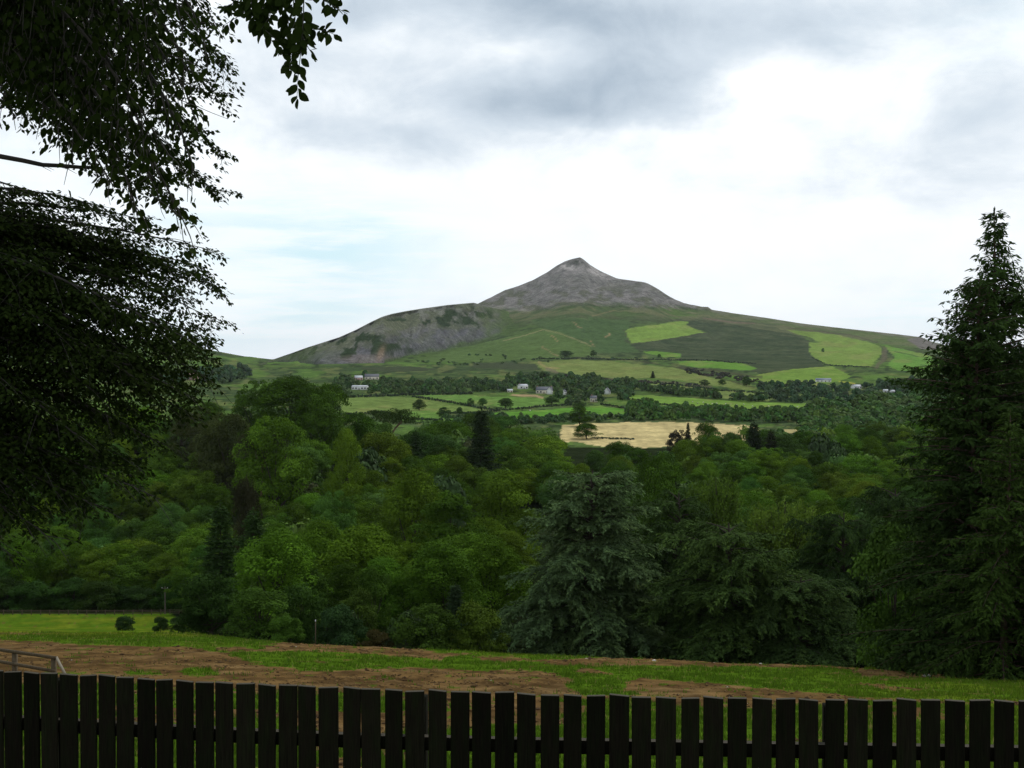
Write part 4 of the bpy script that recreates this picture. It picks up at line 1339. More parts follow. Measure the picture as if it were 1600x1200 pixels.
def wood():
    cand = []
    for (kind, name, x, yt, Y, w, col, lab, cat) in LAND:
        cand.append(dict(kind=kind, name=name, x=x, yt=yt, Y=Y, w=w, col=col, lab=lab, cat=cat, land=True))
    occupied = [(c['x'], c['Y'], c['w']) for c in cand if not c['name'] in ('shrub',)]
    r = np.random.default_rng(11)
    Y = 132.0
    while Y < 690:
        sp = 9.0 + 2.5 * (Y > 330)
        half = 0.54 * Y + 10
        X = -half + r.uniform(0, sp)
        while X < half:
            Yj = Y + r.uniform(-4, 4)
            x = 800 + F * X / Yj
            ok = True
            if x < 300 and Yj < 262 + 0.03 * x:         # the open meadow
                ok = False
            if x < 420 and Yj < 205:
                ok = False
            if 560 < x < 880 and Yj < 150:
                ok = False
            if Yj > 640 and 860 < x < 1440:               # stubble field
                ok = False
            h = r.uniform(11.0, 18.0) * (0.85 if Yj > 480 else 0.88 if Yj < 260 else 1.0)
            if 535 < x < 860 and Yj > 420:
                h = r.uniform(15.5, 22.0)
            if x >= 860 and Yj > 500:
                h = r.uniform(13.0, 20.0)
            if ok:
                kinds = ['broad%d' % k for k in range(6)]
                u = r.uniform()
                kind = kinds[r.integers(0, 6)]
                col = WOOD_C[r.integers(0, len(WOOD_C))]
                name = 'broadleaf_tree'
                if u < 0.035 + 0.03 * (x > 1180):
                    kind = 'fir%d' % r.integers(0, 2); col = C_FIR; name = 'fir_tree'; h *= 1.15
                elif u < 0.065 and Yj > 300:
                    col = C_COPPER
                g = float(ground(X, Yj))
                _, yt = to_px(X, Yj, g + h)
                yt = float(yt)
                lim = np.interp(x, *zip(*Y_LIMIT)) + r.uniform(0, 9)
                if yt < lim:
                    yt = lim
                    h = float(at(x, yt, Yj)[2] - g)
                w = PROTO[kind]['R'] * 2 * (h / PROTO[kind]['H']) * r.uniform(1.0, 1.45) / Yj * F
                near = any(abs(x - ox) < 0.42 * ow and abs(Yj - oy) < 12 for ox, oy, ow in occupied)
                if h > 5.5 and not near:
                    cand.append(dict(kind=kind, name=name, x=x, yt=yt, Y=Yj, w=w, col=col, lab=None, cat='tree', land=False, h=h))
            X += sp * r.uniform(0.75, 1.3)
        Y += sp * 0.9
    # what each one still shows when the nearer ones are in front
    cand.sort(key=lambda c: c['Y'])
    S = 4.0
    gw, gh = int(1800 / S), int(1200 / S)
    buf = np.zeros((gh, gw), bool)
    yy, xx = np.mgrid[0:gh, 0:gw]
    buf[yy * S > np.interp(xx * S - 100, [0, 300, 800, 1300, 1600], [958, 990, 1016, 1038, 1060])] = True
    out = []
    for c in cand:
        p = PROTO[c['kind']]
        T = at(c['x'], c['yt'], c['Y'])
        g = float(ground(T[0], c['Y']))
        _, yb = to_px(T[0], c['Y'], g)
        cy = (c['yt'] + float(yb)) / 2; ry = (float(yb) - c['yt']) / 2 * 0.98; rx = c['w'] / 2
        if 'fir' in c['kind']:
            f = (np.abs(xx * S - 100 - c['x']) < rx * np.clip((yy * S - c['yt']) / (2 * ry + 1), 0, 1)) & (yy * S < yb)
        else:
            f = ((xx * S - 100 - c['x']) / rx) ** 2 + ((yy * S - cy) / ry) ** 2 < 1
        vis = (f & ~buf)
        inframe = vis & (xx * S > 90) & (xx * S < 1710)
        c['area'] = inframe.sum() * S * S
        buf |= f
        out.append(c)
    auto = [c for c in out if not c['land']]
    auto = [c for c in auto if c['area'] > 190]
    auto.sort(key=lambda c: -c['area'])
    keep, rest = auto[:262], auto[262:]
    for c in keep:
        shape = 'conifer' if 'fir' in c['kind'] else ('tree' if c['kind'] == 'poplar' else 'broadleaf')
        size = 'small' if c.get('h', 15) < 11 else ('tall' if c.get('h', 15) > 17.5 else 'rounded')
        c['base'] = (SHADE[c['col']], size, shape, place_words(c['x'], c['yt'], c['Y']))
    sets = {}
    for c in keep:
        sets.setdefault(c['base'], []).append(c)
    ordn = ['first', 'second', 'third', 'fourth', 'fifth', 'sixth', 'seventh', 'eighth', 'ninth', 'tenth', 'eleventh', 'twelfth', 'thirteenth', 'fourteenth', 'fifteenth', 'sixteenth', 'seventeenth', 'eighteenth']
    cnt = ['', 'one', 'two', 'three', 'four', 'five', 'six', 'seven', 'eight', 'nine', 'ten', 'eleven', 'twelve', 'thirteen', 'fourteen', 'fifteen', 'sixteen', 'seventeen', 'eighteen']
    for (sh, sz, fm, pl), cs in sets.items():
        cs.sort(key=lambda c: c['x'])
        k = len(cs)
        for i, c in enumerate(cs):
            if k == 1:
                c['lab'] = 'only %s %s %s %s' % (sz, sh, fm, pl)
            elif k == 2:
                c['lab'] = '%s of two %s %s %ss %s' % (('left', 'right')[i], sz, sh, fm, pl)
            elif k <= 18:
                pos = 'leftmost' if i == 0 else ('rightmost' if i == k - 1 else ordn[i] + ' from left')
                c['lab'] = '%s of %s %s %s %ss %s' % (pos, cnt[k], sz, sh, fm, pl)
            else:
                c['lab'] = '%s %s %s among many alike %s' % (sz, sh, fm, pl)
    for c in [c for c in out if c['land']] + keep:
        grp = None if c['land'] else 'trees of the valley wood'
        if c['land'] and c['cat'] == 'bush':
            grp = 'bushes along the brow and in the meadow'
        elif c['land']:
            grp = 'trees of the valley wood'
        plant(c['kind'], c['name'], c['x'], c['yt'], c['Y'], c['lab'], c['cat'], grp, jit(c['col']) if not c['land'] else c['col'], c['w'])
    nth = 'first second third fourth fifth sixth seventh eighth ninth tenth eleventh twelfth'.split()
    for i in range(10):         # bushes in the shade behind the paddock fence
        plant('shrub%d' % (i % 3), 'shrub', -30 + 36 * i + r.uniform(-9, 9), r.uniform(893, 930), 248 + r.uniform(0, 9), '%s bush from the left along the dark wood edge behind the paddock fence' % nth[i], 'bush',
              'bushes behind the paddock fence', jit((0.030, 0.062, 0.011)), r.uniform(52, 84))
    print('WOOD', len(keep), 'kept', len(rest), 'rest')
    # the last small crowns of the wood, too small to tell apart
    VV, QQ, vv, CC, n = [], [], [], [], 0
    for x in np.arange(560, 900, 26.0):
        Yu = 125 + r.uniform(0, 22)
        rest.append(dict(x=x + r.uniform(-4, 4), yt=r.uniform(945, 990), Y=Yu, w=r.uniform(40, 80), col=(0.034, 0.066, 0.010)))
    for x in np.arange(900, 1700, 40.0):
        Yu = 128 + r.uniform(0, 30)
        rest.append(dict(x=x + r.uniform(-4, 4), yt=r.uniform(930, 985), Y=Yu, w=r.uniform(50, 90), col=(0.028, 0.056, 0.010)))
    for c in rest:
        p = CLUMP[int(r.integers(0, len(CLUMP)))]
        T = at(c['x'], c['yt'], c['Y']); g = float(ground(T[0], c['Y']))
        h = T[2] - g; w = c['w'] / F * c['Y'] / 2
        w = max(w, 0.52 * h)
        V = p[0] * np.array([w, w, h]) + np.array([T[0], c['Y'], g])
        VV.append(V); QQ.append(p[1] + n); vv.append(p[2]); n += len(V)
        CC.append(np.tile(np.array(c['col']), (len(V), 1)))
    if VV:
        me = new_mesh('woodland', np.concatenate(VV), [np.concatenate(QQ)], [M_CLUMP], None, False, {'v': np.concatenate(vv), 'Col': np.concatenate(CC)})
        tag(link('woodland', me), 'small far crowns closing the gaps of the valley wood', 'woodland', None, 'stuff')


def clump_shape(seed, n=520, lobes=16, leaf=0.21, jn=0.4, jv=0.3):
    """a light unit crown for far trees: 1 high, radius 1"""
    r = np.random.default_rng(seed)
    h = r.uniform(0.15, 0.95, lobes); a = r.uniform(0, 6.28, lobes)
    rr = 0.62 * np.sin(np.pi * (0.15 + 0.8 * h)) * r.uniform(0.5, 1.0, lobes)
    cs = np.column_stack([rr * np.cos(a), rr * np.sin(a), 0.08 + 0.74 * h])
    rs = r.uniform(0.22, 0.40, lobes)
    idx = r.integers(0, lobes, n)
    d = rand_dirs(r, n); d[:, 2] = np.where(d[:, 2] < -0.2, -d[:, 2] * 0.6, d[:, 2])
    P = cs[idx] + d * rs[idx][:, None] * np.array([1, 1, 0.5]) * (r.uniform(0.55, 1, n) ** 0.5)[:, None]
    nrm = unit(d + np.array([0, 0, 0.4]) + r.normal(scale=jn, size=(n, 3)))
    ax = unit(np.cross(nrm, rand_dirs(r, n)))
    L = leaf * r.uniform(0.7, 1.5, n)
    P = P - ax * L[:, None] * 0.5
    v = np.clip(r.uniform(0.1, 0.9, lobes)[idx] * 0.6 + jv * r.uniform(size=n), 0, 1)
    V, q, v4 = leaf_quads(P, ax, nrm, L, L * 0.8, v, 0.1)
    V[:, 2] = np.clip(V[:, 2], -0.02, 1.05) / 1.0
    return V, q, v4


CLUMP = [clump_shape(600 + i, 1500, 22, 0.105, 0.35, 0.3) for i in range(5)]
CLUMP_S = [clump_shape(620 + i, 160, 9, 0.36, 0.24, 0.15) for i in range(5)]


CLUMP_H = [clump_shape(640 + i, 64, 5, 0.50, 0.3, 0.2) for i in range(4)]


def clump_mat():
    m, b = mat_new('far_foliage')
    at_ = b.n('ShaderNodeAttribute', attribute_name='Col')
    av = b.n('ShaderNodeAttribute', attribute_name='v')
    c = b.mix(1.0, at_.outputs['Color'], b.ramp(av.outputs['Fac'], 0, 1, 0.55, 1.45, False), 'MULTIPLY')
    finish(b, principled(b, c, 0.7, 0.15))
    return m


M_CLUMP = clump_mat()
wood()

# ------------------------------------------------------------------ far trees, hedges, houses
HOUSE_SPOTS = [(561, 609, 25), (581, 593, 22), (561, 594, 12), (301, 594, 17), (309, 599, 9), (819, 608, 14), (850, 615, 25), (863, 616, 7), (797, 613, 8), (884, 617, 5), (953, 616, 9), (927, 628, 10), (1287, 597, 26), (1341, 607, 17), (1384, 613, 8), (1396, 614, 7)]
def far_wood(label, pts, hpx, wpx, col=(0.030, 0.052, 0.020), n=None, name='woodland', small=True, seed=1, group=None, cat='woodland', kind='stuff'):
    """crowns standing along or inside a piece of ground; pts: list of (x, y of the foot)"""
    r = np.random.default_rng(seed)
    VV, QQ, vv, CC, k = [], [], [], [], 0
    lib = CLUMP_H if name == 'hedge' or hpx < 6 else CLUMP_S
    for (x, y) in pts:
        if small and any(abs(x - hx) < hw / 2 + 5 and hy - 1 < y < hy + 11 for hx, hy, hw in HOUSE_SPOTS):
            continue
        g = ground_at_px(x, y, 560)
        Y = g[1]
        w = wpx * r.uniform(0.9, 1.5) / F * Y / 2
        h = hpx * r.uniform(0.7, 1.1) / F * Y
        V0, q0, v0 = lib[int(r.integers(0, len(lib)))]
        a = r.uniform(0, 6.28); ca, sa = math.cos(a), math.sin(a)
        V = np.column_stack([(V0[:, 0] * ca - V0[:, 1] * sa) * w, (V0[:, 0] * sa + V0[:, 1] * ca) * w, V0[:, 2] * h]) + g
        VV.append(V); QQ.append(q0 + k); k += len(V); vv.append(v0)
        c = np.array(col) * r.uniform(0.6, 1.3) * np.array([r.uniform(0.8, 1.3), 1.0, r.uniform(0.8, 1.3)])
        CC.append(np.tile(c, (len(V), 1)))
    me = new_mesh(name, np.concatenate(VV), [np.concatenate(QQ)], [M_CLUMP], None, False, {'v': np.concatenate(vv), 'Col': np.concatenate(CC)})
    return tag(link(name, me), label, cat, group, kind)


def along(line, step, jx=1.0, jy=0.5, seed=0):
    r = np.random.default_rng(seed)
    line = np.array(line, float)
    seg = np.hypot(*np.diff(line, axis=0).T)
    cum = np.concatenate([[0], np.cumsum(seg)])
    s = np.arange(0, cum[-1], step)
    return [(np.interp(u, cum, line[:, 0]) + r.normal() * jx, np.interp(u, cum, line[:, 1]) + r.normal() * jy) for u in s]


def inside(poly, n, seed=0):
    r = np.random.default_rng(seed)
    poly = np.array(poly, float)
    lo, hi = poly.min(0), poly.max(0)
    out = []
    while len(out) < n:
        p = r.uniform(lo, hi)
        if inpoly(np.array([p[0]]), np.array([p[1]]), poly)[0]:
            out.append(tuple(p))
    return out


C_FAR = (0.056, 0.112, 0.026); C_FARL = (0.062, 0.132, 0.020); C_FARB = (0.050, 0.102, 0.034)


def far_belts():
    far_wood('dark belt of trees round the two left-hand houses', inside([(520, 597), (560, 590), (620, 600), (700, 600), (790, 600), (800, 612), (720, 616), (640, 617), (545, 618), (520, 614)], 210, 1), 13, 15, C_FAR, seed=1)
    far_wood('dark trees gathered round the gabled houses in mid valley', inside([(790, 594), (840, 590), (930, 594), (990, 602), (985, 626), (940, 632), (880, 634), (858, 630), (850, 612), (800, 608)], 210, 2), 13, 15, C_FAR, seed=2)
    far_wood('line of trees above the long sheep field', along([(975, 603), (1010, 611), (1060, 617.5), (1095, 621), (1124, 623.5)], 3.0, 1.5, 1.2, 3), 14, 15, C_FAR, seed=3)
    far_wood('short clump of trees at the top edge of the long sheep field', along([(1146, 626), (1165, 627), (1194, 628)], 4.0, 1.0, 0.8, 4), 13, 15, C_FAR, seed=4)
    far_wood('broad band of trees between the sheep field and the stubble', inside([(985, 640), (1010, 634), (1080, 642), (1160, 645), (1255, 648), (1300, 645), (1300, 665), (1160, 660), (1010, 658), (985, 656)], 270, 5), 15, 17, C_FARL, seed=5)
    far_wood('wood of mixed crowns at the right below the high pastures', inside([(1250, 648), (1300, 632), (1380, 625), (1480, 622), (1480, 668), (1400, 672), (1250, 662)], 190, 6), 17, 27, C_FARL, seed=6)
    far_wood('dark tree belt along the foot of the hill at right', inside([(1182, 606), (1240, 604), (1330, 606), (1480, 596), (1480, 622), (1380, 628), (1300, 632), (1212, 632), (1200, 618)], 260, 7), 13, 15, C_FARB, seed=7)
    far_wood('trees round the pink house on the far left slope', inside([(250, 592), (330, 582), (385, 580), (395, 592), (340, 602), (250, 604)], 90, 8), 14, 17, C_FARB, seed=8)
    far_wood('bushy strip between the bright green field and the stubble', inside([(690, 656), (760, 650), (850, 656), (880, 650), (985, 652), (985, 660), (890, 662), (800, 664), (700, 664)], 170, 9), 10, 13, C_FAR, seed=9)
    far_wood('scrub of gorse and thorn across the lower hill', inside([(1070, 576), (1120, 582), (1185, 594), (1190, 600), (1120, 592), (1065, 583)], 70, 10), 4.5, 8, (0.045, 0.046, 0.026), seed=10)
    far_wood('thorn scrub below the bleached hill pasture', inside([(880, 588), (985, 594), (1090, 602), (1100, 606), (985, 601), (880, 594)], 60, 11), 4.5, 8, (0.05, 0.048, 0.03), seed=11)
    far_wood('bushes dotted over the green knoll and lower slopes', inside([(640, 566), (760, 552), (860, 560), (940, 556), (1000, 560), (900, 566), (700, 572)], 46, 12), 3.5, 7, C_FAR, seed=12)
    far_wood('wood closing the valley right of the stubble field', inside([(1186, 682), (1280, 680), (1450, 684), (1450, 694), (1186, 692)], 70, 13) + inside([(1256, 662), (1384, 662), (1384, 680), (1256, 678)], 60, 14), 17, 27, C_FARL, seed=13)
    hedges = [
        ('hedge slanting down between the two left pastures', [(645, 621), (700, 629), (760, 640), (778, 642)], 4.5),
        ('hedge under the lone domed tree, left of the bright green field', [(688, 646), (740, 646.5), (790, 641.5), (850, 636)], 4.0),
        ('hedge topping the bright green field by the houses', [(850, 636), (885, 634), (935, 632), (985, 640)], 4.0),
        ('long hedge above the grey-green strip field at right', [(985, 597), (1040, 600), (1090, 606), (1130, 611), (1180, 614), (1215, 619)], 3.5),
        ('hedge bank crossing the hill under the high pastures', [(835, 561.5), (900, 560.5), (960, 562), (1030, 562.5), (1110, 564), (1180, 569)], 2.6),
        ('hedge along the lower edge of the long sheep field', [(980, 624), (1030, 633), (1090, 638), (1180, 643), (1300, 643)], 4.0),
        ('low hedge at the near side of the stubble field', [(925, 685), (960, 686), (992, 687)], 3.0),
        ('hedge along the foot of the left pastures', [(530, 649), (600, 646), (640, 656), (690, 658)], 5.0),
        ('dark hedge round the foot of the big high pasture', [(1270, 560), (1292, 571), (1330, 573), (1358, 574)], 2.2),
        ('hedge along the upper side of the left pastures', [(535, 622), (600, 619.5), (660, 617.5), (740, 616)], 5.0),
    ]
    for i, (lab, ln, h) in enumerate(hedges):
        far_wood(lab, along(ln, 2.6, 0.6, 0.3, 50 + i), h, 5.0, (0.040, 0.066, 0.028), name='hedge', seed=50 + i, group='hedges between the far fields', cat='hedge', kind='thing')
    singles = [
        (655, 641, 22, 17, 'round dark tree on the hedge in the left pastures'), (735, 634, 12, 12, 'small round tree in the right pasture, left of its pair'), (754, 635, 15, 13, 'small tree right of the small round tree in the pasture'),
        (790, 639, 26, 17, 'domed dark tree at the corner of the left pastures'), (693, 652, 20, 16, 'dark tree standing before the lower left pasture'), (718, 648, 11, 12, 'little pale tree by the lower left pasture'),
        (1166, 604, 14, 16, 'dark pointed tree by the small hill fields'), (1101, 603, 16, 10, 'spreading dark tree on the hill hedge'), (1128, 602, 13, 9, 'low tree on the hill hedge right of the spreading tree'),
        (884, 557, 24, 9, 'low dark thicket tree at the foot of the knoll'), (927, 557, 11, 10, 'small dark tree right of the thicket at the foot of the knoll'), (988, 597, 9, 8, 'small dark tree at the left end of the hill hedge'),
        (1118, 623, 16, 16, 'round tree closing the row above the sheep field'), (1185, 627, 18, 14, 'round tree closing the short clump above the sheep field'), (1030, 559, 6, 6, 'tiny tree in the small bright field under the peak'),
        (1286, 551, 5, 7, 'tiny tree alone in the big high pasture'), (906, 642, 24, 14, 'broad tree in the bright green field behind the stubble'), (862, 632, 26, 12, 'dark leafy tree right of the gabled house'),
    ]
    for (x, y, w, h, lab) in singles:
        g = ground_at_px(x, y, 560)
        p = PROTO['broad%d' % (int(x) % 6)]
        root = link('field_tree', None, None, tuple(g))
        sx = (w / F * g[1] / 2) / p['R']; sz = (h / F * g[1]) / p['H']
        root.scale = (sx, sx, sz); root.rotation_euler = (0, 0, random.uniform(0, 6.28))
        tag(root, lab, 'tree', 'lone trees in the far fields')
        link('trunk', p['trunk'], root)
        c = link('crown', p['crown'], root); c.color = jit(C_FAR, 0.15) + (1,)
    g = ground_at_px(1020, 591, 560)
    p = PROTO['fir0']; root = link('field_tree', None, None, tuple(g)); sz = 11 / F * g[1] / p['H']; root.scale = (sz * 2, sz * 2, sz)
    tag(root, 'little dark conifer alone on the bleached hill pasture', 'tree', 'lone trees in the far fields')
    link('trunk', p['trunk'], root); c = link('crown', p['crown'], root); c.color = (0.018, 0.030, 0.016, 1)


far_belts()

M_WHITE = solid_mat('white_render', (0.66, 0.66, 0.62), 0.8, 0.2, 0.08, 1.5)
M_CREAM = solid_mat('cream_render', (0.62, 0.57, 0.45), 0.85, 0.2, 0.1, 1.5)
M_PINK = solid_mat('pink_render', (0.48, 0.32, 0.27), 0.85, 0.2, 0.1, 1.5)
M_SLATE = solid_mat('slate_roof', (0.12, 0.125, 0.14), 0.7, 0.3, 0.2, 2.0)
M_BLUEROOF = solid_mat('blue_steel_roof', (0.10, 0.13, 0.18), 0.45, 0.4, 0.1, 2.0)
M_PALEROOF = solid_mat('pale_roof', (0.52, 0.53, 0.55), 0.6, 0.3, 0.12, 2.0)
M_GLASS = solid_mat('dark_glass', (0.02, 0.023, 0.026), 0.12, 0.5)
M_DOOR = solid_mat('painted_door', (0.10, 0.06, 0.04), 0.5, 0.4)
M_BRICK = solid_mat('brick', (0.26, 0.15, 0.11), 0.9, 0.2, 0.2, 6.0)


def house(x, y, wpx, wall_h, roof_h, depth, rot, wall, roof, label, nwin=3, chim=1, name='house', up=False):
    """x, y: middle of the foot of the front wall in the photograph"""
    g = ground_at_px(x, y, 560)
    Y = g[1]
    w = wpx / F * Y; wh = wall_h / F * Y; rh = roof_h / F * Y; d = depth / F * Y
    root = link(name, None, None, tuple(g)); root.rotation_euler = (0, 0, math.radians(rot))
    tag(root, label, 'house', 'houses scattered in the valley')
    m = MB(); m.box((-w / 2, 0, -1.5), (w / 2, d, wh))
    e = wh
    m.add([(-w / 2, 0, e), (-w / 2, d, e), (-w / 2, d / 2, e + rh * 0.96)], [(0, 1, 2)]); m.add([(w / 2, 0, e), (w / 2, d, e), (w / 2, d / 2, e + rh * 0.96)], [(0, 2, 1)])
    link('wall', m.mesh('wall', [wall]), root)
    m = MB(); o = 0.35; t = 0.22
    for s, y0 in ((1, -o), (-1, d + o)):
        ye = d / 2
        drop = rh * o / (d / 2)
        P = [(-w / 2 - o, y0, e - drop), (w / 2 + o, y0, e - drop), (w / 2 + o, ye, e + rh), (-w / 2 - o, ye, e + rh)]
        Q = [(a, b, c + t) for a, b, c in P]
        m.add(P + Q, [(0, 1, 2, 3), (4, 7, 6, 5), (0, 4, 5, 1), (1, 5, 6, 2), (2, 6, 7, 3), (3, 7, 4, 0)])
    rf = link('roof', m.mesh('roof', [roof]), root)
    for k in range(chim):
        cx = (-w / 2 + 1.0) if k == 0 else (w / 2 - 1.0)
        m = MB(); m.box((cx - 0.5, d / 2 - 0.4, e + rh * 0.7), (cx + 0.5, d / 2 + 0.4, e + rh + 1.3))
        link('chimney', m.mesh('chimney', [M_BRICK]), rf)
    n = nwin + 1
    rows = [0.5] if not up else [0.3, 0.75]
    for zf in rows:
        for i in range(n):
            cx = -w / 2 + w * (i + 0.5) / n
            ww = min(w / n * 0.3, 1.2); hh = wh * (0.22 if not up else 0.12)
            if i == n // 2 and zf == rows[0]:
                m = MB(); m.box((cx - 0.6, -0.06, 0), (cx + 0.6, 0.1, min(2.2, wh * 0.75)))
                link('door', m.mesh('door', [M_DOOR]), root)
            else:
                m = MB(); m.box((cx - ww, -0.06, wh * zf - hh), (cx + ww, 0.1, wh * zf + hh))
                wd = link('window', m.mesh('window', [M_WHITE]), root)
                m = MB(); m.box((cx - ww + 0.12, -0.09, wh * zf - hh + 0.12), (cx + ww - 0.12, -0.065, wh * zf + hh - 0.12))
                link('pane', m.mesh('pane', [M_GLASS]), wd)
    return root


house(561, 609, 24, 5.0, 1.6, 12, -8, M_WHITE, M_PALEROOF, 'long low white house with dark windows among the left-hand trees', 4, 0)
house(581, 593, 22, 4.5, 4.0, 10, 6, M_CREAM, M_SLATE, 'grey-roofed house above the long low white house', 3, 1)
house(561, 594, 12, 4.0, 3.0, 8, 20, M_PINK, M_PALEROOF, 'small pinkish house beside the grey-roofed house', 2, 0)
house(301, 594, 17, 9.0, 3.0, 10, 14, M_PINK, M_PINK, 'pink house showing through the hanging beech leaves', 2, 1, up=True)
house(309, 599, 9, 4.5, 2.0, 7, -10, M_CREAM, M_PALEROOF, 'small cream building just below the pink house', 1, 0)
house(819, 608, 14, 5.0, 2.6, 9, 28, M_WHITE, M_PALEROOF, 'small white house with pale roof left of the gabled house', 2, 1)
house(850, 615, 25, 5.5, 5.0, 11, -6, M_CREAM, M_SLATE, 'cream gabled house with dark slate roof by the bare bank', 4, 2)
house(863, 616, 7, 6.5, 4.5, 8, 75, M_WHITE, M_SLATE, 'white gable end joined to the right of the cream gabled house', 1, 0)
house(797, 613, 8, 3.0, 1.8, 6, 5, M_CREAM, M_PALEROOF, 'little shed at the left end of the bare bank', 1, 0, 'shed')
house(884, 617, 5, 5.0, 3.0, 6, 60, M_WHITE, M_SLATE, 'sliver of white gable among trees right of the gabled houses', 1, 0)
house(953, 616, 9, 4.5, 5.5, 9, 70, M_WHITE, M_SLATE, 'bright white gable standing above the trees in mid valley', 1, 0)
house(927, 628, 10, 6.0, 3.5, 8, -18, M_CREAM, M_SLATE, 'grey house half hidden in trees below the bright white gable', 2, 1)
house(1287, 597, 23, 3.2, 2.6, 12, -10, M_WHITE, M_BLUEROOF, 'long blue-roofed farm shed on the hill foot at right', 3, 0, 'shed')
house(1341, 607, 14, 3.2, 2.6, 9, 22, M_WHITE, M_PALEROOF, 'white house with pale roof right of the blue-roofed shed', 2, 1)
house(1384, 613, 7, 2.8, 1.6, 6, -12, M_WHITE, M_PALEROOF, 'small white cottage among trees, left of a matching pair', 2, 0)
house(1396, 614, 6, 2.8, 1.6, 6, 12, M_WHITE, M_PALEROOF, 'small white cottage among trees, right of a matching pair', 2, 0)
house(1432, 610, 10, 3.0, 1.8, 8, 5, M_CREAM, M_SLATE, 'low cream building near the spruces at the foot of the hill', 2, 0)


# ---- sheep
def sheep_mesh():
    m = MB()
    m.tube([(-0.62, 0, 0.66), (-0.5, 0, 0.7), (-0.1, 0, 0.72), (0.35, 0, 0.72), (0.55, 0, 0.70)], [0.08, 0.27, 0.34, 0.31, 0.12], 8)
    m.tube([(0.48, 0, 0.82), (0.66, 0, 0.92), (0.86, 0, 0.86)], [0.12, 0.12, 0.06], 6, 1)
    for sx in (-0.38, 0.32):
        for sy in (-0.15, 0.15):
            m.tube([(sx, sy, 0.5), (sx, sy, 0.0)], [0.055, 0.045], 5, 1)
    return m.mesh('sheep', [solid_mat('fleece', (0.66, 0.62, 0.52), 0.95, 0.1), solid_mat('sheep_skin', (0.10, 0.09, 0.08), 0.9, 0.1)], True)


SHEEP = sheep_mesh()
for i, (x, y) in enumerate([(1082, 629), (1090, 631), (1099, 630), (1106, 633), (1113, 632), (1120, 631.5), (1127, 634), (1134, 632.5), (1139, 635), (1142, 633), (1151, 634), (1162, 633), (1176, 636), (1201, 636), (1246, 637)]):
    o = link('sheep', SHEEP, None, tuple(ground_at_px(x, y, 560)))
    o.rotation_euler = (0, 0, random.uniform(0, 6.28)); o.scale = (1.3, 1.3, 1.3)
    tag(o, '%s sheep from the left grazing in the long field' % ('first second third fourth fifth sixth seventh eighth ninth tenth eleventh twelfth thirteenth fourteenth fifteenth'.split()[i]), 'sheep', 'sheep grazing in the long field')
for i, (x, y) in enumerate([(828, 643), (886, 648), (933, 649)]):
    o = link('sheep', SHEEP, None, tuple(ground_at_px(x, y, 560)))
    o.rotation_euler = (0, 0, random.uniform(0, 6.28)); o.scale = (1.3, 1.3, 1.3)
    tag(o, 'white sheep grazing in the bright green field, %s of three' % ('leftmost', 'middle one', 'rightmost')[i], 'sheep', 'sheep in the bright green field')


# ------------------------------------------------------------------ fences and posts
def stained():
    m, b = mat_new('stained_board')
    tc = b.n('ShaderNodeTexCoord'); oi = b.n('ShaderNodeObjectInfo')
    rnd = oi.outputs['Random']
    off = b.comb(b.m('MULTIPLY', rnd, 31.0), b.m('MULTIPLY', rnd, 17.0), b.m('MULTIPLY', rnd, 53.0))
    vec = b.v('ADD', b.v('MULTIPLY', tc.outputs['Object'], (5.0, 2.0, 1.6)), off)
    grain = b.noise(vec, 5.0, 8.0, 0.68)
    blot = b.noise(b.v('ADD', b.v('MULTIPLY', tc.outputs['Object'], (1.0, 1.0, 3.0)), off), 2.2, 4.0, 0.6)
    c = b.mix(b.ramp(blot, 0.35, 0.7), (0.0105, 0.0090, 0.0058), (0.0095, 0.0115, 0.0050))
    c = b.mix(1.0, c, b.ramp(grain, 0.25, 0.75, 0.3, 1.5, False), 'MULTIPLY')
    c = b.mix(1.0, c, b.ramp(rnd, 0.0, 1.0, 0.6, 1.35, False), 'MULTIPLY')
    bp = b.n('ShaderNodeBump'); bp.inputs['Strength'].default_value = 0.5; bp.inputs['Distance'].default_value = 0.004
    b.put(bp.inputs['Height'], grain)
    finish(b, principled(b, c, 0.9, 0.04, bp.outputs[0]))
    return m


M_STAIN = stained()
M_CUT_LIT = solid_mat('cut_end_skylit', (0.085, 0.075, 0.055), 0.9, 0.1, 0.3, 20.0)  # cut ends and rail tops, paler to put skylight into the colour
M_GREYWOOD = solid_mat('grey_wood', (0.105, 0.080, 0.050), 0.9, 0.15, 0.35, 8.0, (4, 4, 0.8))
M_PALEWOOD = solid_mat('pale_wood', (0.26, 0.22, 0.16), 0.85, 0.15, 0.25, 8.0, (4, 4, 0.8))
M_POLE = solid_mat('pole_wood', (0.12, 0.10, 0.08), 0.9, 0.1, 0.3, 4.0)
FZ0, FK = 5.31, -0.145           # picket fence: Y = FZ0 + FK * X


def fence_at(x, y):
    a, b = px_dir(x, y)
    Y = FZ0 / (1 - FK * a)
    return np.array([a * Y, Y, EYE + b * Y])


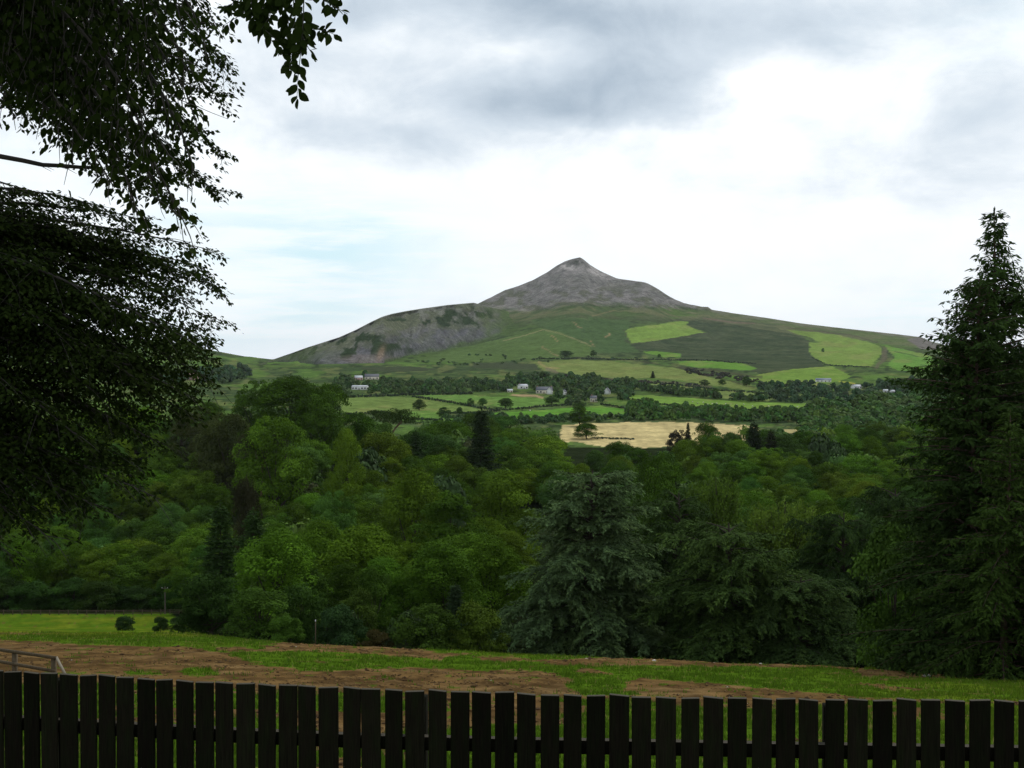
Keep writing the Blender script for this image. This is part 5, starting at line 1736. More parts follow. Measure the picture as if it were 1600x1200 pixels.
GAPS = [-52, -22, 6, 36, 64, 93, 123, 152, 181, 212, 243, 273, 304, 336, 367, 400, 432, 465, 497, 532, 564, 599, 632, 667, 701, 736, 771, 806, 841, 877, 912, 948, 985, 1022, 1060, 1096, 1134, 1171, 1209, 1246, 1284, 1321,
        1360, 1398, 1436, 1474, 1512, 1551, 1589, 1627, 1665, 1703]
GW = [(0, 4.0), (400, 5.0), (800, 6.3), (1200, 6.8), (1600, 7.5)]
TOPY = [(-60, 1045.5), (0, 1048), (60, 1051), (125, 1054), (200, 1058), (300, 1064), (400, 1068), (530, 1074), (650, 1078), (750, 1081), (900, 1086), (1050, 1089), (1200, 1091), (1350, 1093), (1500, 1094), (1600, 1095), (1720, 1096)]
RAILY = [(-60, 1117), (10, 1123), (100, 1127), (300, 1138), (360, 1142), (550, 1150), (750, 1156), (1000, 1160), (1200, 1164), (1400, 1167), (1600, 1170), (1720, 1172)]


GAPS = [-52 - 29.0 * i for i in range(14, 0, -1)] + GAPS + [1703 + 38.4 * i for i in range(1, 26)]


def picket_fence():
    ang = math.atan(FK)
    base = fence_at(800, 1085)
    base[2] = float(ground(base[0], base[1]))
    root = link('picket_fence', None, None, tuple(base)); root.rotation_euler = (0, 0, ang)
    tag(root, 'dark stained picket fence of flat boards across the bottom', 'fence')
    ux = np.array([math.cos(ang), math.sin(ang), 0])
    r = np.random.default_rng(5)
    vars_ = []
    for k in range(4):          # a board 1 x 1 x 1 with worn edges and a slightly skew cut top
        m = MB(); c = 0.06; sk = (0.0030, -0.0028, 0.001, -0.0015)[k]
        prof = [(-0.5, -0.5 + 0.18), (-0.5 + c, -0.5), (0.5 - c, -0.5), (0.5, -0.5 + 0.18), (0.5, 0.5 - 0.18), (0.5 - c, 0.5), (-0.5 + c, 0.5), (-0.5, 0.5 - 0.18)]
        V = [(x, y, 0) for x, y in prof] + [(x, y, 1 + sk * x * 2 - 0.002) for x, y in prof] + [(x * 0.97, y * 0.86, 1 + sk * x * 2) for x, y in prof]
        i = np.arange(8)
        m.add(V, np.stack([i, (i + 1) % 8, (i + 1) % 8 + 8, i + 8], 1)); m.add(V, np.stack([i + 8, (i + 1) % 8 + 8, (i + 1) % 8 + 16, i + 16], 1), 1)
        m.add(V, [(16, 17, 18, 19), (16, 19, 20, 23), (20, 21, 22, 23)], 1)
        vars_.append(m.mesh('picket', [M_STAIN, M_CUT_LIT]))
    for i, (g0, g1) in enumerate(zip(GAPS[:-1], GAPS[1:])):
        gw = np.interp((g0 + g1) / 2, *zip(*GW))
        xl, xr = g0 + gw / 2 + r.uniform(-0.6, 0.6), g1 - gw / 2 + r.uniform(-0.6, 0.6)
        yt = np.interp((xl + xr) / 2, *zip(*TOPY)) + r.normal(scale=0.7)
        A, B = fence_at(xl, yt), fence_at(xr, yt)
        mid = (A + B) / 2
        w = np.linalg.norm((B - A)[:2])
        gz = float(ground(mid[0], mid[1])) + 0.04
        o = link('picket', vars_[i % 4], root)
        loc = mid - base
        lx = loc @ ux
        o.location = (lx, r.uniform(-0.002, 0.002), gz - base[2])
        o.scale = (w, 0.021, mid[2] - gz)
        o.rotation_euler = (0, r.normal(scale=0.0035), 0)
    # rails on the far side of the boards
    for top, lab in ((True, 'upper'), (False, 'lower')):
        pts = []
        for x in np.concatenate([[GAPS[0]], np.linspace(-52, 1703, 9), [GAPS[-1]]]):
            p = fence_at(x, np.interp(x, *zip(*RAILY)))
            if not top:
                p[2] -= 0.52
            pts.append(((p - base) @ ux, p[2] - base[2]))
        m = MB()
        for (x0, z0), (x1, z1) in zip(pts[:-1], pts[1:]):
            V = [(x0, 0.013, z0 - 0.066), (x1, 0.013, z1 - 0.066), (x1, 0.052, z1 - 0.066), (x0, 0.052, z0 - 0.066), (x0, 0.013, z0), (x1, 0.013, z1), (x1, 0.052, z1), (x0, 0.052, z0)]
            m.add(V, [(0, 3, 2, 1), (0, 1, 5, 4), (2, 3, 7, 6)]); m.add(V, [(4, 5, 6, 7)], 1)  # top face painted paler, as if lit by the sky
        link('rail', m.mesh('rail', [M_STAIN, M_CUT_LIT]), root)
    for x in (78.5, 649.5, 1302.5, 1990, 2600):
        p = fence_at(x, np.interp(x, *zip(*TOPY)) + 12)
        gz = float(ground(p[0], p[1]))
        m = MB(); m.box((-0.035, 0.054, gz - 0.4 - base[2]), (0.035, 0.124, p[2] - base[2] - 0.02))
        po = link('post', m.mesh('post', [M_STAIN]), root); po.location = ((p - base) @ ux, 0, 0)


picket_fence()


def bar(m, a, b, th, ht, mat=0):
    """a squared timber from a to b"""
    a, b = np.array(a, float), np.array(b, float)
    d = (b - a) / np.linalg.norm(b - a)
    s = np.cross(d, [0, 0, 1.0])
    s = s / np.linalg.norm(s) if np.linalg.norm(s) > 1e-4 else np.array([1.0, 0, 0])
    u = np.cross(s, d)
    V = [p + s * i * th / 2 + u * j * ht / 2 for p in (a, b) for i, j in ((-1, -1), (1, -1), (1, 1), (-1, 1))]
    m.add(V, [(0, 1, 2, 3), (7, 6, 5, 4), (0, 4, 5, 1), (1, 5, 6, 2), (2, 6, 7, 3), (3, 7, 4, 0)])


def rail_fence():
    Yf = 38.0
    base = at(84, 1045, Yf); base[2] = float(ground(base[0], base[1]))
    root = link('rail_fence', None, None, tuple(base))
    tag(root, 'weathered grey post and rail fence end with a slanting brace at left', 'fence')
    L = lambda x, y, Y=Yf: at(x, y, Y) - base
    for x, yt in ((-36, 1010), (23, 1018), (84, 1027)):
        a = L(x, yt)
        gz = float(ground(a[0] + base[0], a[1] + base[1])) - base[2] - 0.4
        m = MB(); m.box((a[0] - 0.075, a[1] - 0.06, gz), (a[0] + 0.075, a[1] + 0.06, a[2]))
        link('post', m.mesh('post', [M_GREYWOOD]), root)
    for p, q in (((-60, 1006.5), (88, 1028)), ((-60, 1023), (86, 1049))):
        m = MB(); bar(m, L(*p, Yf - 0.09), L(*q, Yf - 0.09), 0.045, 0.105)
        link('rail', m.mesh('rail', [M_GREYWOOD]), root)
    m = MB(); bar(m, L(88, 1027, Yf - 0.05), L(103, 1056, Yf - 0.8), 0.07, 0.075)
    link('brace', m.mesh('brace', [M_PALEWOOD]), root)


rail_fence()


def paddock_fence():
    Yf = 236.0
    base = at(130, 956, Yf); base[2] = float(ground(base[0], base[1]))
    root = link('paddock_fence', None, None, tuple(base))
    tag(root, 'pale three-rail paddock fence along the far edge of the meadow', 'fence')
    xs = np.arange(-70, 300, 14.5)
    P = []
    pm = MB(); pm.box((-0.07, -0.06, -0.4), (0.07, 0.06, 1.15)); pmesh = pm.mesh('post', [M_GREYWOOD])
    for x in xs:
        X = (x - 800) / F * Yf
        P.append(np.array([X, Yf, float(ground(X, Yf))]) - base)
        o = link('post', pmesh, root); o.location = P[-1]
    for h in (0.35, 0.70, 1.02):
        m = MB()
        for a, b in zip(P[:-1], P[1:]):
            bar(m, a + np.array([0, -0.09, h]), b + np.array([0, -0.09, h]), 0.04, 0.10)
        link('rail', m.mesh('rail', [M_GREYWOOD]), root)


paddock_fence()


def utility_pole():
    p = at(258, 957, 238); p[2] = float(ground(p[0], p[1]))
    top = at(258, 916, 238)[2]
    root = link('utility_pole', None, None, tuple(p)); tag(root, 'slim wooden utility pole at the dark wood edge by the meadow', 'pole')
    m = MB(); m.tube([(0, 0, -0.8), (0, 0, 0), (0, 0, top - p[2])], [0.17, 0.16, 0.12], 8); link('pole', m.mesh('pole', [M_POLE], True), root)
    m = MB(); m.box((-0.7, -0.2, top - p[2] - 0.5), (0.7, -0.12, top - p[2] - 0.38)); ca = link('crossarm', m.mesh('crossarm', [M_POLE]), root)
    for x in (-0.6, 0.6):
        m = MB(); m.tube([(x, -0.16, top - p[2] - 0.38), (x, -0.16, top - p[2] - 0.2)], [0.05, 0.06], 6); link('insulator', m.mesh('insulator', [M_WHITE], True), ca)


utility_pole()


def stake():
    p = at(493, 992, 94); p[2] = float(ground(p[0], p[1]))
    root = link('marker_stake', None, None, tuple(p)); tag(root, 'thin white stake standing among the brow bushes', 'stake')
    h = at(493, 971, 94)[2] - p[2]
    m = MB(); m.box((-0.032, -0.03, -0.3), (0.032, 0.03, h)); link('shaft', m.mesh('shaft', [M_GREYWOOD]), root)
    m = MB(); m.box((-0.038, -0.036, h), (0.038, 0.036, h + 0.14)); link('cap', m.mesh('cap', [M_WHITE]), root)


stake()

# ------------------------------------------------------------------ spruces at the right
def lone_tree(name, built, mats, x, ytop, Y, col, label, width=None, rot=0.0):
    wood_, (V, q, vv) = built
    T = at(x, ytop, Y)
    g = float(ground(T[0], Y))
    s = (T[2] - g) / V[:, 2].max()
    w = s if width is None else (width / F * Y / 2) / np.percentile(np.hypot(V[:, 0], V[:, 1]), 97)
    root = link(name, None, None, (T[0], Y, g)); root.scale = (w, w, s); root.rotation_euler = (0, 0, rot)
    tag(root, label, 'tree', 'spruces towering at the right edge')
    link('trunk', wood_.mesh(name + '_trunk', [mats[1]], True), root)
    c = link('crown', new_mesh(name + '_crown', V, [q], [mats[0]], None, False, {'v': vv}), root)
    c.color = col + (1,)
    return root


M_SPRUCEBARK = solid_mat('spruce_bark', (0.075, 0.05, 0.04), 0.95, 0.1, 0.3, 5.0)
C_SPR = (0.030, 0.056, 0.012)
lone_tree('spruce_tree', conifer(900, 30, 5.2, base=0.03, per_m=1.75, spray=0.42, width=0.13, dense=1.15, tuft=4, droop=0.34, rise=0.10, irregular=0.30, hang=1.0, lean=-0.012, side=0.34, plist=[(0, 1), (0.3, 0.86), (0.5, 0.72), (0.62, 0.62), (0.74, 0.50), (0.82, 0.38), (0.86, 0.26), (0.90, 0.16), (0.95, 0.10), (1, 0.03)]), (M_NEEDLE, M_SPRUCEBARK), 1563, 322, 72, C_SPR, 'tallest spruce, its thin tip standing against the white sky')
lone_tree('spruce_tree', conifer(901, 25, 4.4, base=0.03, per_m=1.7, spray=0.44, width=0.14, dense=1.1, tuft=4, droop=0.40, irregular=0.42, hang=1.0, side=0.36, plist=[(0, 1), (0.4, 0.85), (0.7, 0.66), (0.85, 0.45), (0.94, 0.28), (1, 0.06)]), (M_NEEDLE, M_SPRUCEBARK), 1528, 424, 69, (0.028, 0.052, 0.012), 'bushy spruce leaning close against the left of the tallest spruce')
sp = lone_tree('spruce_tree', conifer(902, 22, 5.2, base=0.02, per_m=1.35, spray=0.46, width=0.14, dense=1.1, tuft=4, prof=0.7, droop=0.5, irregular=0.36, hang=1.2), (M_NEEDLE, M_SPRUCEBARK), 1532, 545, 76, (0.030, 0.056, 0.013), 'broad lower spruce with drooping boughs, left end of the spruces')
for (x, yt, Y, w, lab, c) in ((1640, 520, 66, 330, 'dark spruce filling the right edge under the tallest spruce', (0.026, 0.048, 0.011)), (1575, 640, 62, 220, 'low spruce with yellow-green drooping boughs in front of the tallest spruce', (0.036, 0.064, 0.012))):
    p_t, p_c = [next(c.data for c in sp.children if c.name.startswith(k)) for k in ('trunk', 'crown')]
    T = at(x, yt, Y); g = float(ground(T[0], Y)); s = (T[2] - g) / 22.0; wx = (w / F * Y / 2) / 5.4
    root = link('spruce_tree', None, None, (T[0], Y, g)); root.scale = (wx, wx, s); root.rotation_euler = (0, 0, 2.1 + x)
    tag(root, lab, 'tree', 'spruces towering at the right edge')
    link('trunk', p_t, root); cc = link('crown', p_c, root); cc.color = c + (1,)


# ------------------------------------------------------------------ the beech hanging in from the left
def leaf_shape(n=1):
    """ovate pointed leaf of unit length with a fold along the midrib: outline of 8 points"""
    xs = np.array([0, 0.12, 0.35, 0.6, 0.82, 1.0]); ws = np.array([0, 0.20, 0.31, 0.27, 0.13, 0])
    return xs, ws


def beech_leaves(P, A, N, L, v):
    """pointed ovate leaves as two folded halves (4 quads-ish faces): base, two sides, tip"""
    A = unit(A); S = unit(np.cross(A, N)); N2 = np.cross(S, A)
    L = np.asarray(L)[:, None]
    b = P; t = P + A * L - N2 * L * 0.08
    m1 = P + A * L * 0.30; m2 = P + A * L * 0.70 - N2 * L * 0.03
    up = N2 * L * 0.07
    l1, r1 = m1 + S * L * 0.29 + up, m1 - S * L * 0.29 + up
    l2, r2 = m2 + S * L * 0.22 + up * 0.6, m2 - S * L * 0.22 + up * 0.6
    n = len(P)
    V = np.stack([b, l1, l2, t, r2, r1], 1).reshape(-1, 3)
    i = np.arange(n)[:, None] * 6
    q = np.concatenate([i + np.array([[0, 1, 2, 3]]), i + np.array([[0, 3, 4, 5]])])
    return V, q, np.zeros((0, 3), int), np.repeat(v, 6)


M_BEECH = leaf_mat('beech_leaves', (0.020, 0.033, 0.007), 0.4, 0.08, 0.85, 0.02)
M_BEECHBARK = solid_mat('beech_bark', (0.055, 0.050, 0.044), 0.9, 0.15, 0.3, 4.0)


def beech():
    r = np.random.default_rng(77)
    base = np.array([-9.0, 11.0, 0.0]); base[2] = float(ground(base[0], base[1]))
    root = link('beech_tree', None, None, tuple(base))
    tag(root, 'near beech hanging its dark leafy branches in from the left', 'tree')
    tw = MB()
    zs = np.array([-0.5, 0, 0.6, 3, 6, 9, 12, 15])
    tw.tube(np.column_stack([0.1 * np.sin(zs), 0.1 * np.cos(zs), zs]), np.array([0.75, 0.65, 0.5, 0.45, 0.4, 0.33, 0.22, 0.08]), 12)
    link('trunk', tw.mesh('trunk', [M_BEECHBARK], True), root)

    LP, LA, LN_, LL, LV = [], [], [], [], []

    def limb(p0, p1, ctrl, rad, fol0, sec_len, leaf_len, dens, droop=0.25, flat=0.75, thick_tip=0.004, leaf_every=0.038, n=18, copies=3):
        t = np.linspace(0, 1, n)[:, None]
        B = (1 - t) ** 2 * p0 + 2 * t * (1 - t) * ctrl + t * t * p1
        wob = r.normal(scale=0.035, size=(n, 3)); wob[0] = 0; wob[-1] = 0
        B = B + np.cumsum(wob, 0) * 0.6 * np.sin(np.pi * t)
        m = MB()
        m.tube(B - base, np.linspace(rad, thick_tip, n), 5)
        seg = np.linalg.norm(np.diff(B, axis=0), axis=1); cum = np.concatenate([[0], np.cumsum(seg)]); tot = cum[-1]
        s = fol0 * tot
        k = 0
        while s < tot:
            q = np.array([np.interp(s, cum, B[:, i]) for i in range(3)])
            j = min(int(np.searchsorted(cum, s)), n - 1)
            T = unit(B[min(j + 1, n - 1)] - B[max(j - 1, 0)])
            sd = np.cross(T, [0, 0, 1.0]); sd = unit(sd + r.normal(scale=0.35, size=3) * np.array([1, 1, 0.6]))
            sg = 1 if k % 2 == 0 else -1
            rem = 1 - s / tot
            ln = sec_len * (0.45 + 0.75 * min(1.0, rem * 2.2)) * r.uniform(0.6, 1.25)
            d = unit(T * r.uniform(0.5, 1.0) + sd * sg * r.uniform(0.55, 1.1) + np.array([0, 0, r.uniform(-0.30, 0.22) - droop * 0.4]))
            kk = max(3, int(ln / 0.12))
            u = np.linspace(0, 1, kk)[:, None]
            path = q + d * u * ln + np.array([0, 0, -1.0]) * droop * ln * u ** 2
            m.tube(path - base, np.linspace(0.006, 0.0018, kk), 3)
            # leaves alternate along the twig; short side twigs too
            ns = max(3, int(ln / leaf_every))
            uu = np.linspace(0.06, 1, ns)
            lp = np.column_stack([np.interp(uu, u[:, 0], path[:, i]) for i in range(3)])
            sl = np.where(np.arange(ns) % 2 == 0, 1.0, -1.0)
            tdir = unit(np.gradient(path, axis=0)); td = np.column_stack([np.interp(uu, u[:, 0], tdir[:, i]) for i in range(3)])
            s2 = unit(np.cross(td, np.array([0, 0, 1.0])))
            spread = r.uniform(0.0, 0.16, ns)[:, None]
            off = s2 * sl[:, None] * spread * min(1.0, ln * 1.5)
            for _c in range(copies):
              jz = 0.0 if _c == 0 else 1.0
              o2 = off + (s2 * r.uniform(-0.24, 0.24, (ns, 1)) + np.array([0, 0, 1.0]) * r.normal(scale=0.032, size=(ns, 1)) + td * r.uniform(-0.1, 0.1, (ns, 1))) * jz * min(1.0, ln * 1.4)
              LP.append(lp + o2 + r.normal(scale=0.012, size=(ns, 3)))
              LA.append(td * 0.6 + s2 * sl[:, None] * r.uniform(0.5, 1.1, ns)[:, None] + np.array([0, 0, -0.25 - droop]) + r.normal(scale=0.25, size=(ns, 3)))
              LN_.append(np.array([0, 0, 1.0]) * flat + r.normal(scale=0.42, size=(ns, 3)))
              LL.append(leaf_len * r.uniform(0.65, 1.2, ns)); LV.append(np.clip(r.uniform(0.1, 0.9, ns), 0, 1))
            s += dens * r.uniform(0.7, 1.3)
            k += 1
        return link('limb', m.mesh('limb', [M_BEECHBARK], True), root)

    trunk_top = lambda z: np.array([base[0], base[1], z])
    # boughs further off: row at the trunk, end column, end row, distance of the end, start of the leaves
    FAR = [
        (-380, 352, 246, 13.0, .52), (-330, 338, 300, 13.5, .50), (-300, 300, 346, 12.5, .50), (-500, 352, 98, 13.5, .5), (-560, 330, 22, 12.0, .5), (-450, 342, 150, 12.5, .5), (-430, 305, 205, 12.0, .48), (-400, 250, 262, 11.5, .5),
        (-520, 240, 60, 12.0, .42), (-480, 200, 130, 12.0, .42), (-440, 120, 150, 11.5, .42), (-420, 170, 212, 12.0, .44), (-500, 80, 60, 11.5, .4), (-460, 60, 140, 11.5, .42), (-350, 220, 300, 13.0, .56), (-560, 140, 20, 12.5, .4),
        (340, 318, 388, 14.0, .46), (330, 338, 446, 14.5, .42), (230, 334, 500, 15.0, .42), (310, 336, 566, 14.0, .40), (330, 335, 600, 13.5, .42), (380, 296, 648, 13.0, .40), (430, 258, 696, 12.5, .4), (480, 215, 752, 12.5, .4),
        (520, 135, 792, 12.0, .38), (560, 45, 828, 12.0, .36), (330, 322, 418, 15.0, .42), (380, 150, 322, 14.0, .60), (360, 62, 304, 14.0, .56), (390, 232, 346, 14.0, .56), (280, 300, 535, 12.0, .38), (340, 225, 600, 12.0, .36),
        (420, 130, 690, 11.5, .34), (330, 70, 570, 12.0, .34), (370, 110, 450, 13.0, .36), (400, 190, 480, 13.0, .36), (350, 262, 436, 14.0, .38), (360, 225, 395, 13.5, .45), (380, 120, 372, 13.0, .45), (250, 40, 400, 12.5, .42),
        (350, 280, 470, 13.0, .4), (400, 200, 545, 12.5, .36), (450, 160, 620, 12.0, .36), (500, 90, 740, 12.0, .34), (300, 20, 480, 12.0, .34), (410, 30, 640, 12.0, .34), (390, 310, 625, 12.6, .5), (460, 60, 800, 11.5, .36), (250, 330, 530, 13.2, .5),
        (560, 250, 780, 12.0, .42), (600, 170, 800, 11.8, .4), (620, 90, 850, 11.5, .36), (540, 10, 770, 11.8, .34), (520, 120, 735, 12.6, .36), (470, 240, 655, 13.2, .42), (600, 20, 870, 11.4, .34), (450, 300, 610, 14.0, .46), (500, 60, 690, 13.0, .34), (560, 200, 715, 12.4, .4),
        (360, 250, 575, 14.5, .4), (440, 190, 660, 13.5, .4), (380, 120, 520, 14.5, .36), (300, 170, 420, 14.5, .4), (480, 20, 710, 13.5, .34),
    ]
    for (ys, x1, y1, Y1, f0) in FAR:
        p0 = trunk_top(at(-600, ys, 11.0)[2])
        p1 = at(x1, y1, Y1)
        ctrl = (p0 * 0.45 + p1 * 0.55) + np.array([0, 0, 0.5 + r.uniform(0, 0.5)])
        limb(p0, p1, ctrl, 0.05, f0, 0.62 if abs(y1 - 300) < 60 else 0.80, 0.066, 0.10 if y1 < 340 else 0.105, 0.14, 1.1, leaf_every=0.034, copies=4 if (300 < y1 < 420 and Y1 > 13.2) or y1 > 640 else 5)
    # bare dark bough that crosses the gap of sky
    p0 = trunk_top(at(-600, 60, 11.0)[2]); p1 = at(150, 262, 12.5)
    limb(p0, p1, at(-40, 218, 12.0) * 1.0 + np.array([0, 0, -0.35]), 0.05, 0.86, 0.35, 0.062, 0.07, 0.1, thick_tip=0.02)
    # near boughs that come down from above the picture
    NEAR = [(300, 172, 6.9), (268, 250, 7.0), (306, 276, 7.1), (286, 344, 7.2), (216, 338, 7.3), (178, 292, 7.6), (318, 60, 6.7), (250, 110, 7.0), (150, 190, 7.5), (95, 170, 7.6), (60, 80, 7.6), (200, 40, 7.0), (296, 120, 6.8), (120, 240, 7.6), (225, 215, 7.1), (20, 175, 7.7),
            (160, 90, 7.3), (280, 20, 6.6), (110, 40, 7.4), (240, 290, 7.3)]
    for (x1, y1, Y1) in NEAR:
        p1 = at(x1, y1, Y1)
        p0 = np.array([-6.6 + r.uniform(-0.4, 0.6), 8.8, 6.6 + r.uniform(-0.4, 0.6)])
        ctrl = np.array([p1[0] - 0.5, p1[1], 0]) * 1.0
        ctrl[2] = max(p1[2] + 1.2, 4.2)
        limb(p0, p1, ctrl, 0.03, 0.50, 0.36, 0.068, 0.07, 0.5, 0.45, leaf_every=0.05, copies=2)
    # boughs added overhead, out of view, to shade the fence
    for k in range(26):
        a = r.uniform(-0.6, 1.5)
        p0 = trunk_top(r.uniform(5.5, 10)); p1 = np.array([r.uniform(-7, 3.0), r.uniform(-3.5, 5.0), r.uniform(4.3, 8.0)])
        if p1[1] > 1 and p1[2] < 1.65 + 0.46 * p1[1] + 1.2:
            p1[2] = 1.65 + 0.46 * p1[1] + 1.2 + r.uniform(0, 1)
        limb(p0, p1, (p0 + p1) / 2 + np.array([0, 0, 0.8]), 0.05, 0.35, 0.9, 0.14, 0.22, 0.15, 0.9, leaf_every=0.06, copies=2)
    P, A, N = np.concatenate(LP), np.concatenate(LA), np.concatenate(LN_)
    LLc, LVc = np.concatenate(LL), np.concatenate(LV)
    # leave out what hangs far outside the picture on the left
    yy_ = np.maximum(P[:, 1], 0.5)
    col_, row_ = 800 + F * P[:, 0] / yy_, 570 - F * (P[:, 2] - EYE) / yy_
    keep = (P[:, 1] < 5.5) | ((col_ > -160) & (row_ > -260)) | (r.uniform(size=len(P)) < 0.10)
    jx, jy = col_ + r.normal(scale=9, size=len(P)), row_ + r.normal(scale=7, size=len(P))
    jy = jy + (fbm(col_ / 26.0, row_ / 60.0, 71, 3) - 0.5) * 64
    keep &= ~(inpoly(jx, jy, [(-200, 192), (30, 200), (70, 238), (118, 264), (165, 290), (212, 340), (140, 308), (60, 284), (-200, 282)]) & (P[:, 1] > 5.5))
    keep &= ~(inpoly(jx, jy, [(235, 360), (275, 352), (330, 340), (400, 330), (400, 372), (330, 380), (280, 372)]) & (P[:, 1] > 5.5))
    keep &= ~((jy + r.normal(scale=34, size=len(P)) > np.interp(jx, [-200, 0, 100, 150, 215, 262, 300, 332, 348, 380], [850, 838, 822, 800, 762, 705, 660, 610, 560, 520])) & (P[:, 1] > 5.5))
    P, A, N, LLc, LVc = P[keep], A[keep], N[keep], LLc[keep], LVc[keep]
    near = P[:, 1] < 9.0
    V, q, tr, vv = beech_leaves(P[near], A[near], N[near], LLc[near], LVc[near])
    V2, q2, v2 = leaf_quads(P[~near], A[~near], N[~near], LLc[~near], LLc[~near] * 0.62, LVc[~near], 0.12)
    print('BEECH', near.sum(), (~near).sum())
    me = new_mesh('foliage', np.concatenate([V, V2]) - base, [tr, q, q2 + len(V)], [M_BEECH], None, False, {'v': np.concatenate([vv, v2])})
    o = link('foliage', me, root); o['kind'] = 'stuff'

    # twigs hanging close to the camera: every leaf of its own
    lm = []
    for k in range(4):
        fold = (0.05, 0.12, 0.02, 0.18)[k]; wid = (0.30, 0.26, 0.33, 0.28)[k]; curl = (0.06, 0.14, -0.03, 0.1)[k]
        xs = np.array([0.0, 0.10, 0.28, 0.5, 0.72, 0.9, 1.0]); ws = np.array([0.0, 0.45, 0.92, 1.0, 0.74, 0.30, 0.0]) * wid
        mid = np.column_stack([xs, 0 * xs, -curl * xs ** 2])
        lft = np.column_stack([xs, ws, -curl * xs ** 2 + fold * ws / wid * 0.6])[1:-1]; rgt = lft * np.array([1, -1, 1])
        V = np.concatenate([mid, lft, rgt]); f4, f3 = [], []
        for i in range(4):
            f4 += [(1 + i, 2 + i, 8 + i, 7 + i), (2 + i, 1 + i, 12 + i, 13 + i)]
        f3 += [(0, 1, 7), (1, 0, 12), (5, 6, 11), (6, 5, 16)]
        stem = np.array([(-0.13, 0.008, 0), (-0.13, -0.008, 0), (0.0, -0.008, 0), (0.0, 0.008, 0)])
        f4.append((17, 18, 19, 20)); V = np.concatenate([V, stem])
        lm.append(new_mesh('leaf', V, [np.array(f3), np.array(f4)], [M_BEECH], None, True, {'v': np.full(len(V), 0.3 + 0.12 * k)}))
    TW = [
        ([(476, -40), (474, 30), (472, 60), (469, 90), (465, 125), (464, 156)], 5.6, 17, 9),
        ([(395, -30), (392, 10), (400, 34), (420, 52), (436, 66), (444, 78)], 5.7, 17, 6.0),
        ([(440, -40), (442, 5), (449, 25), (452, 42), (447, 60)], 5.8, 17, 6.0),
        ([(470, 18), (482, 40), (500, 47), (514, 50), (525, 55)], 5.6, 15, 7.5),
        ([(480, -30), (495, -8), (512, 4), (526, 12), (543, 22)], 5.7, 15, 7.0),
        ([(405, -20), (385, 14), (372, 26), (352, 38)], 5.8, 14, 7.5),
        ([(400, -30), (380, -4), (362, 6), (350, 12)], 5.8, 14, 6.5),
        ([(472, 40), (462, 66), (456, 88), (452, 108)], 5.6, 16, 6.5),
        ([(472, 55), (480, 72), (489, 86)], 5.6, 15, 8.0),
        ([(430, -30), (426, 8), (420, 28), (408, 46)], 5.7, 17, 6.0),
        ([(420, -30), (414, 0), (410, 14), (398, 24)], 5.7, 17, 5.5),
        ([(462, -30), (458, 8), (462, 30), (455, 50)], 5.6, 17, 6.0),
        ([(255, 140), (285, 158), (305, 165), (330, 176), (356, 186)], 6.6, 14, 9.0),
        ([(262, 85), (295, 95), (312, 108), (327, 118)], 6.7, 15, 8.0),
        ([(270, 120), (300, 132), (318, 143)], 6.7, 14, 8.0),
        ([(260, 250), (285, 268), (302, 276), (313, 284)], 6.8, 14, 8.0),
        ([(230, 300), (262, 322), (282, 338), (304, 354)], 6.8, 15, 7.5),
        ([(200, 300), (208, 322), (212, 345)], 6.9, 16, 8.0), ([(165, 270), (170, 290), (168, 305)], 6.9, 14, 8.0),
        ([(300, 60), (322, 88), (332, 100)], 6.7, 13, 7.0), ([(240, 200), (262, 225), (280, 250), (288, 262)], 6.9, 15, 7.0),
        ([(230, 270), (246, 300), (252, 330), (258, 342)], 6.9, 15, 7.0),
    ]
    nleaf = 0
    for pts, Yt, lpx, step in TW:
        line = np.array([at(x, y, Yt + 0.10 * math.sin(i * 2.1 + x)) for i, (x, y) in enumerate(pts)])
        tt = np.linspace(0, len(pts) - 1, 24)
        line = np.column_stack([np.interp(tt, np.arange(len(pts)), line[:, i]) for i in range(3)])
        ker = np.array([0.25, 0.5, 0.25])
        for _ in range(3):
            line[1:-1] = 0.25 * line[:-2] + 0.5 * line[1:-1] + 0.25 * line[2:]
        m = MB(); m.tube(line - base, np.linspace(0.0034, 0.0012, 24), 5)
        tw_o = link('twig', m.mesh('twig', [M_BEECHBARK], True), root)
        seg = np.concatenate([[0], np.cumsum(np.linalg.norm(np.diff(line, axis=0), axis=1))])
        st = step / F * Yt * 0.80
        s = 0.0; k = 0
        while s <= seg[-1] + 1e-6:
            q = np.array([np.interp(s, seg, line[:, i]) for i in range(3)])
            px_, py_ = to_px(*q)
            j = min(max(int(np.searchsorted(seg, s)), 1), 23)
            T = unit(line[j] - line[j - 1])
            if py_ > -22 and nleaf < 290:
                sg = 1 if k % 2 == 0 else -1
                side = unit(np.cross(T, np.array([0, 1.0, 0])) + r.normal(scale=0.25, size=3))
                ax = unit(T * r.uniform(0.3, 0.9) + side * sg * r.uniform(0.6, 1.25) + np.array([0, r.normal(scale=0.35), -0.65]))
                if s + st > seg[-1]:
                    ax = unit(T + np.array([0, 0, -0.4]))
                nr = unit(np.array([r.normal(scale=0.5), -1.0, 0.35]) + r.normal(scale=0.35, size=3))
                y_ = unit(np.cross(nr, ax)); z_ = np.cross(ax, y_)
                L = lpx * 1.22 / F * Yt * r.uniform(0.7, 1.15)
                q2 = q + ax * 0.13 * L
                o = link('leaf', lm[int(r.integers(0, 4))], root)
                M = Matrix(((ax[0] * L, y_[0] * L, z_[0] * L, q2[0] - base[0]), (ax[1] * L, y_[1] * L, z_[1] * L, q2[1] - base[1]), (ax[2] * L, y_[2] * L, z_[2] * L, q2[2] - base[2]), (0, 0, 0, 1)))
                o.matrix_local = M
                nleaf += 1
            s += st * r.uniform(0.8, 1.2); k += 1
    print('LEAVES', nleaf)


beech()


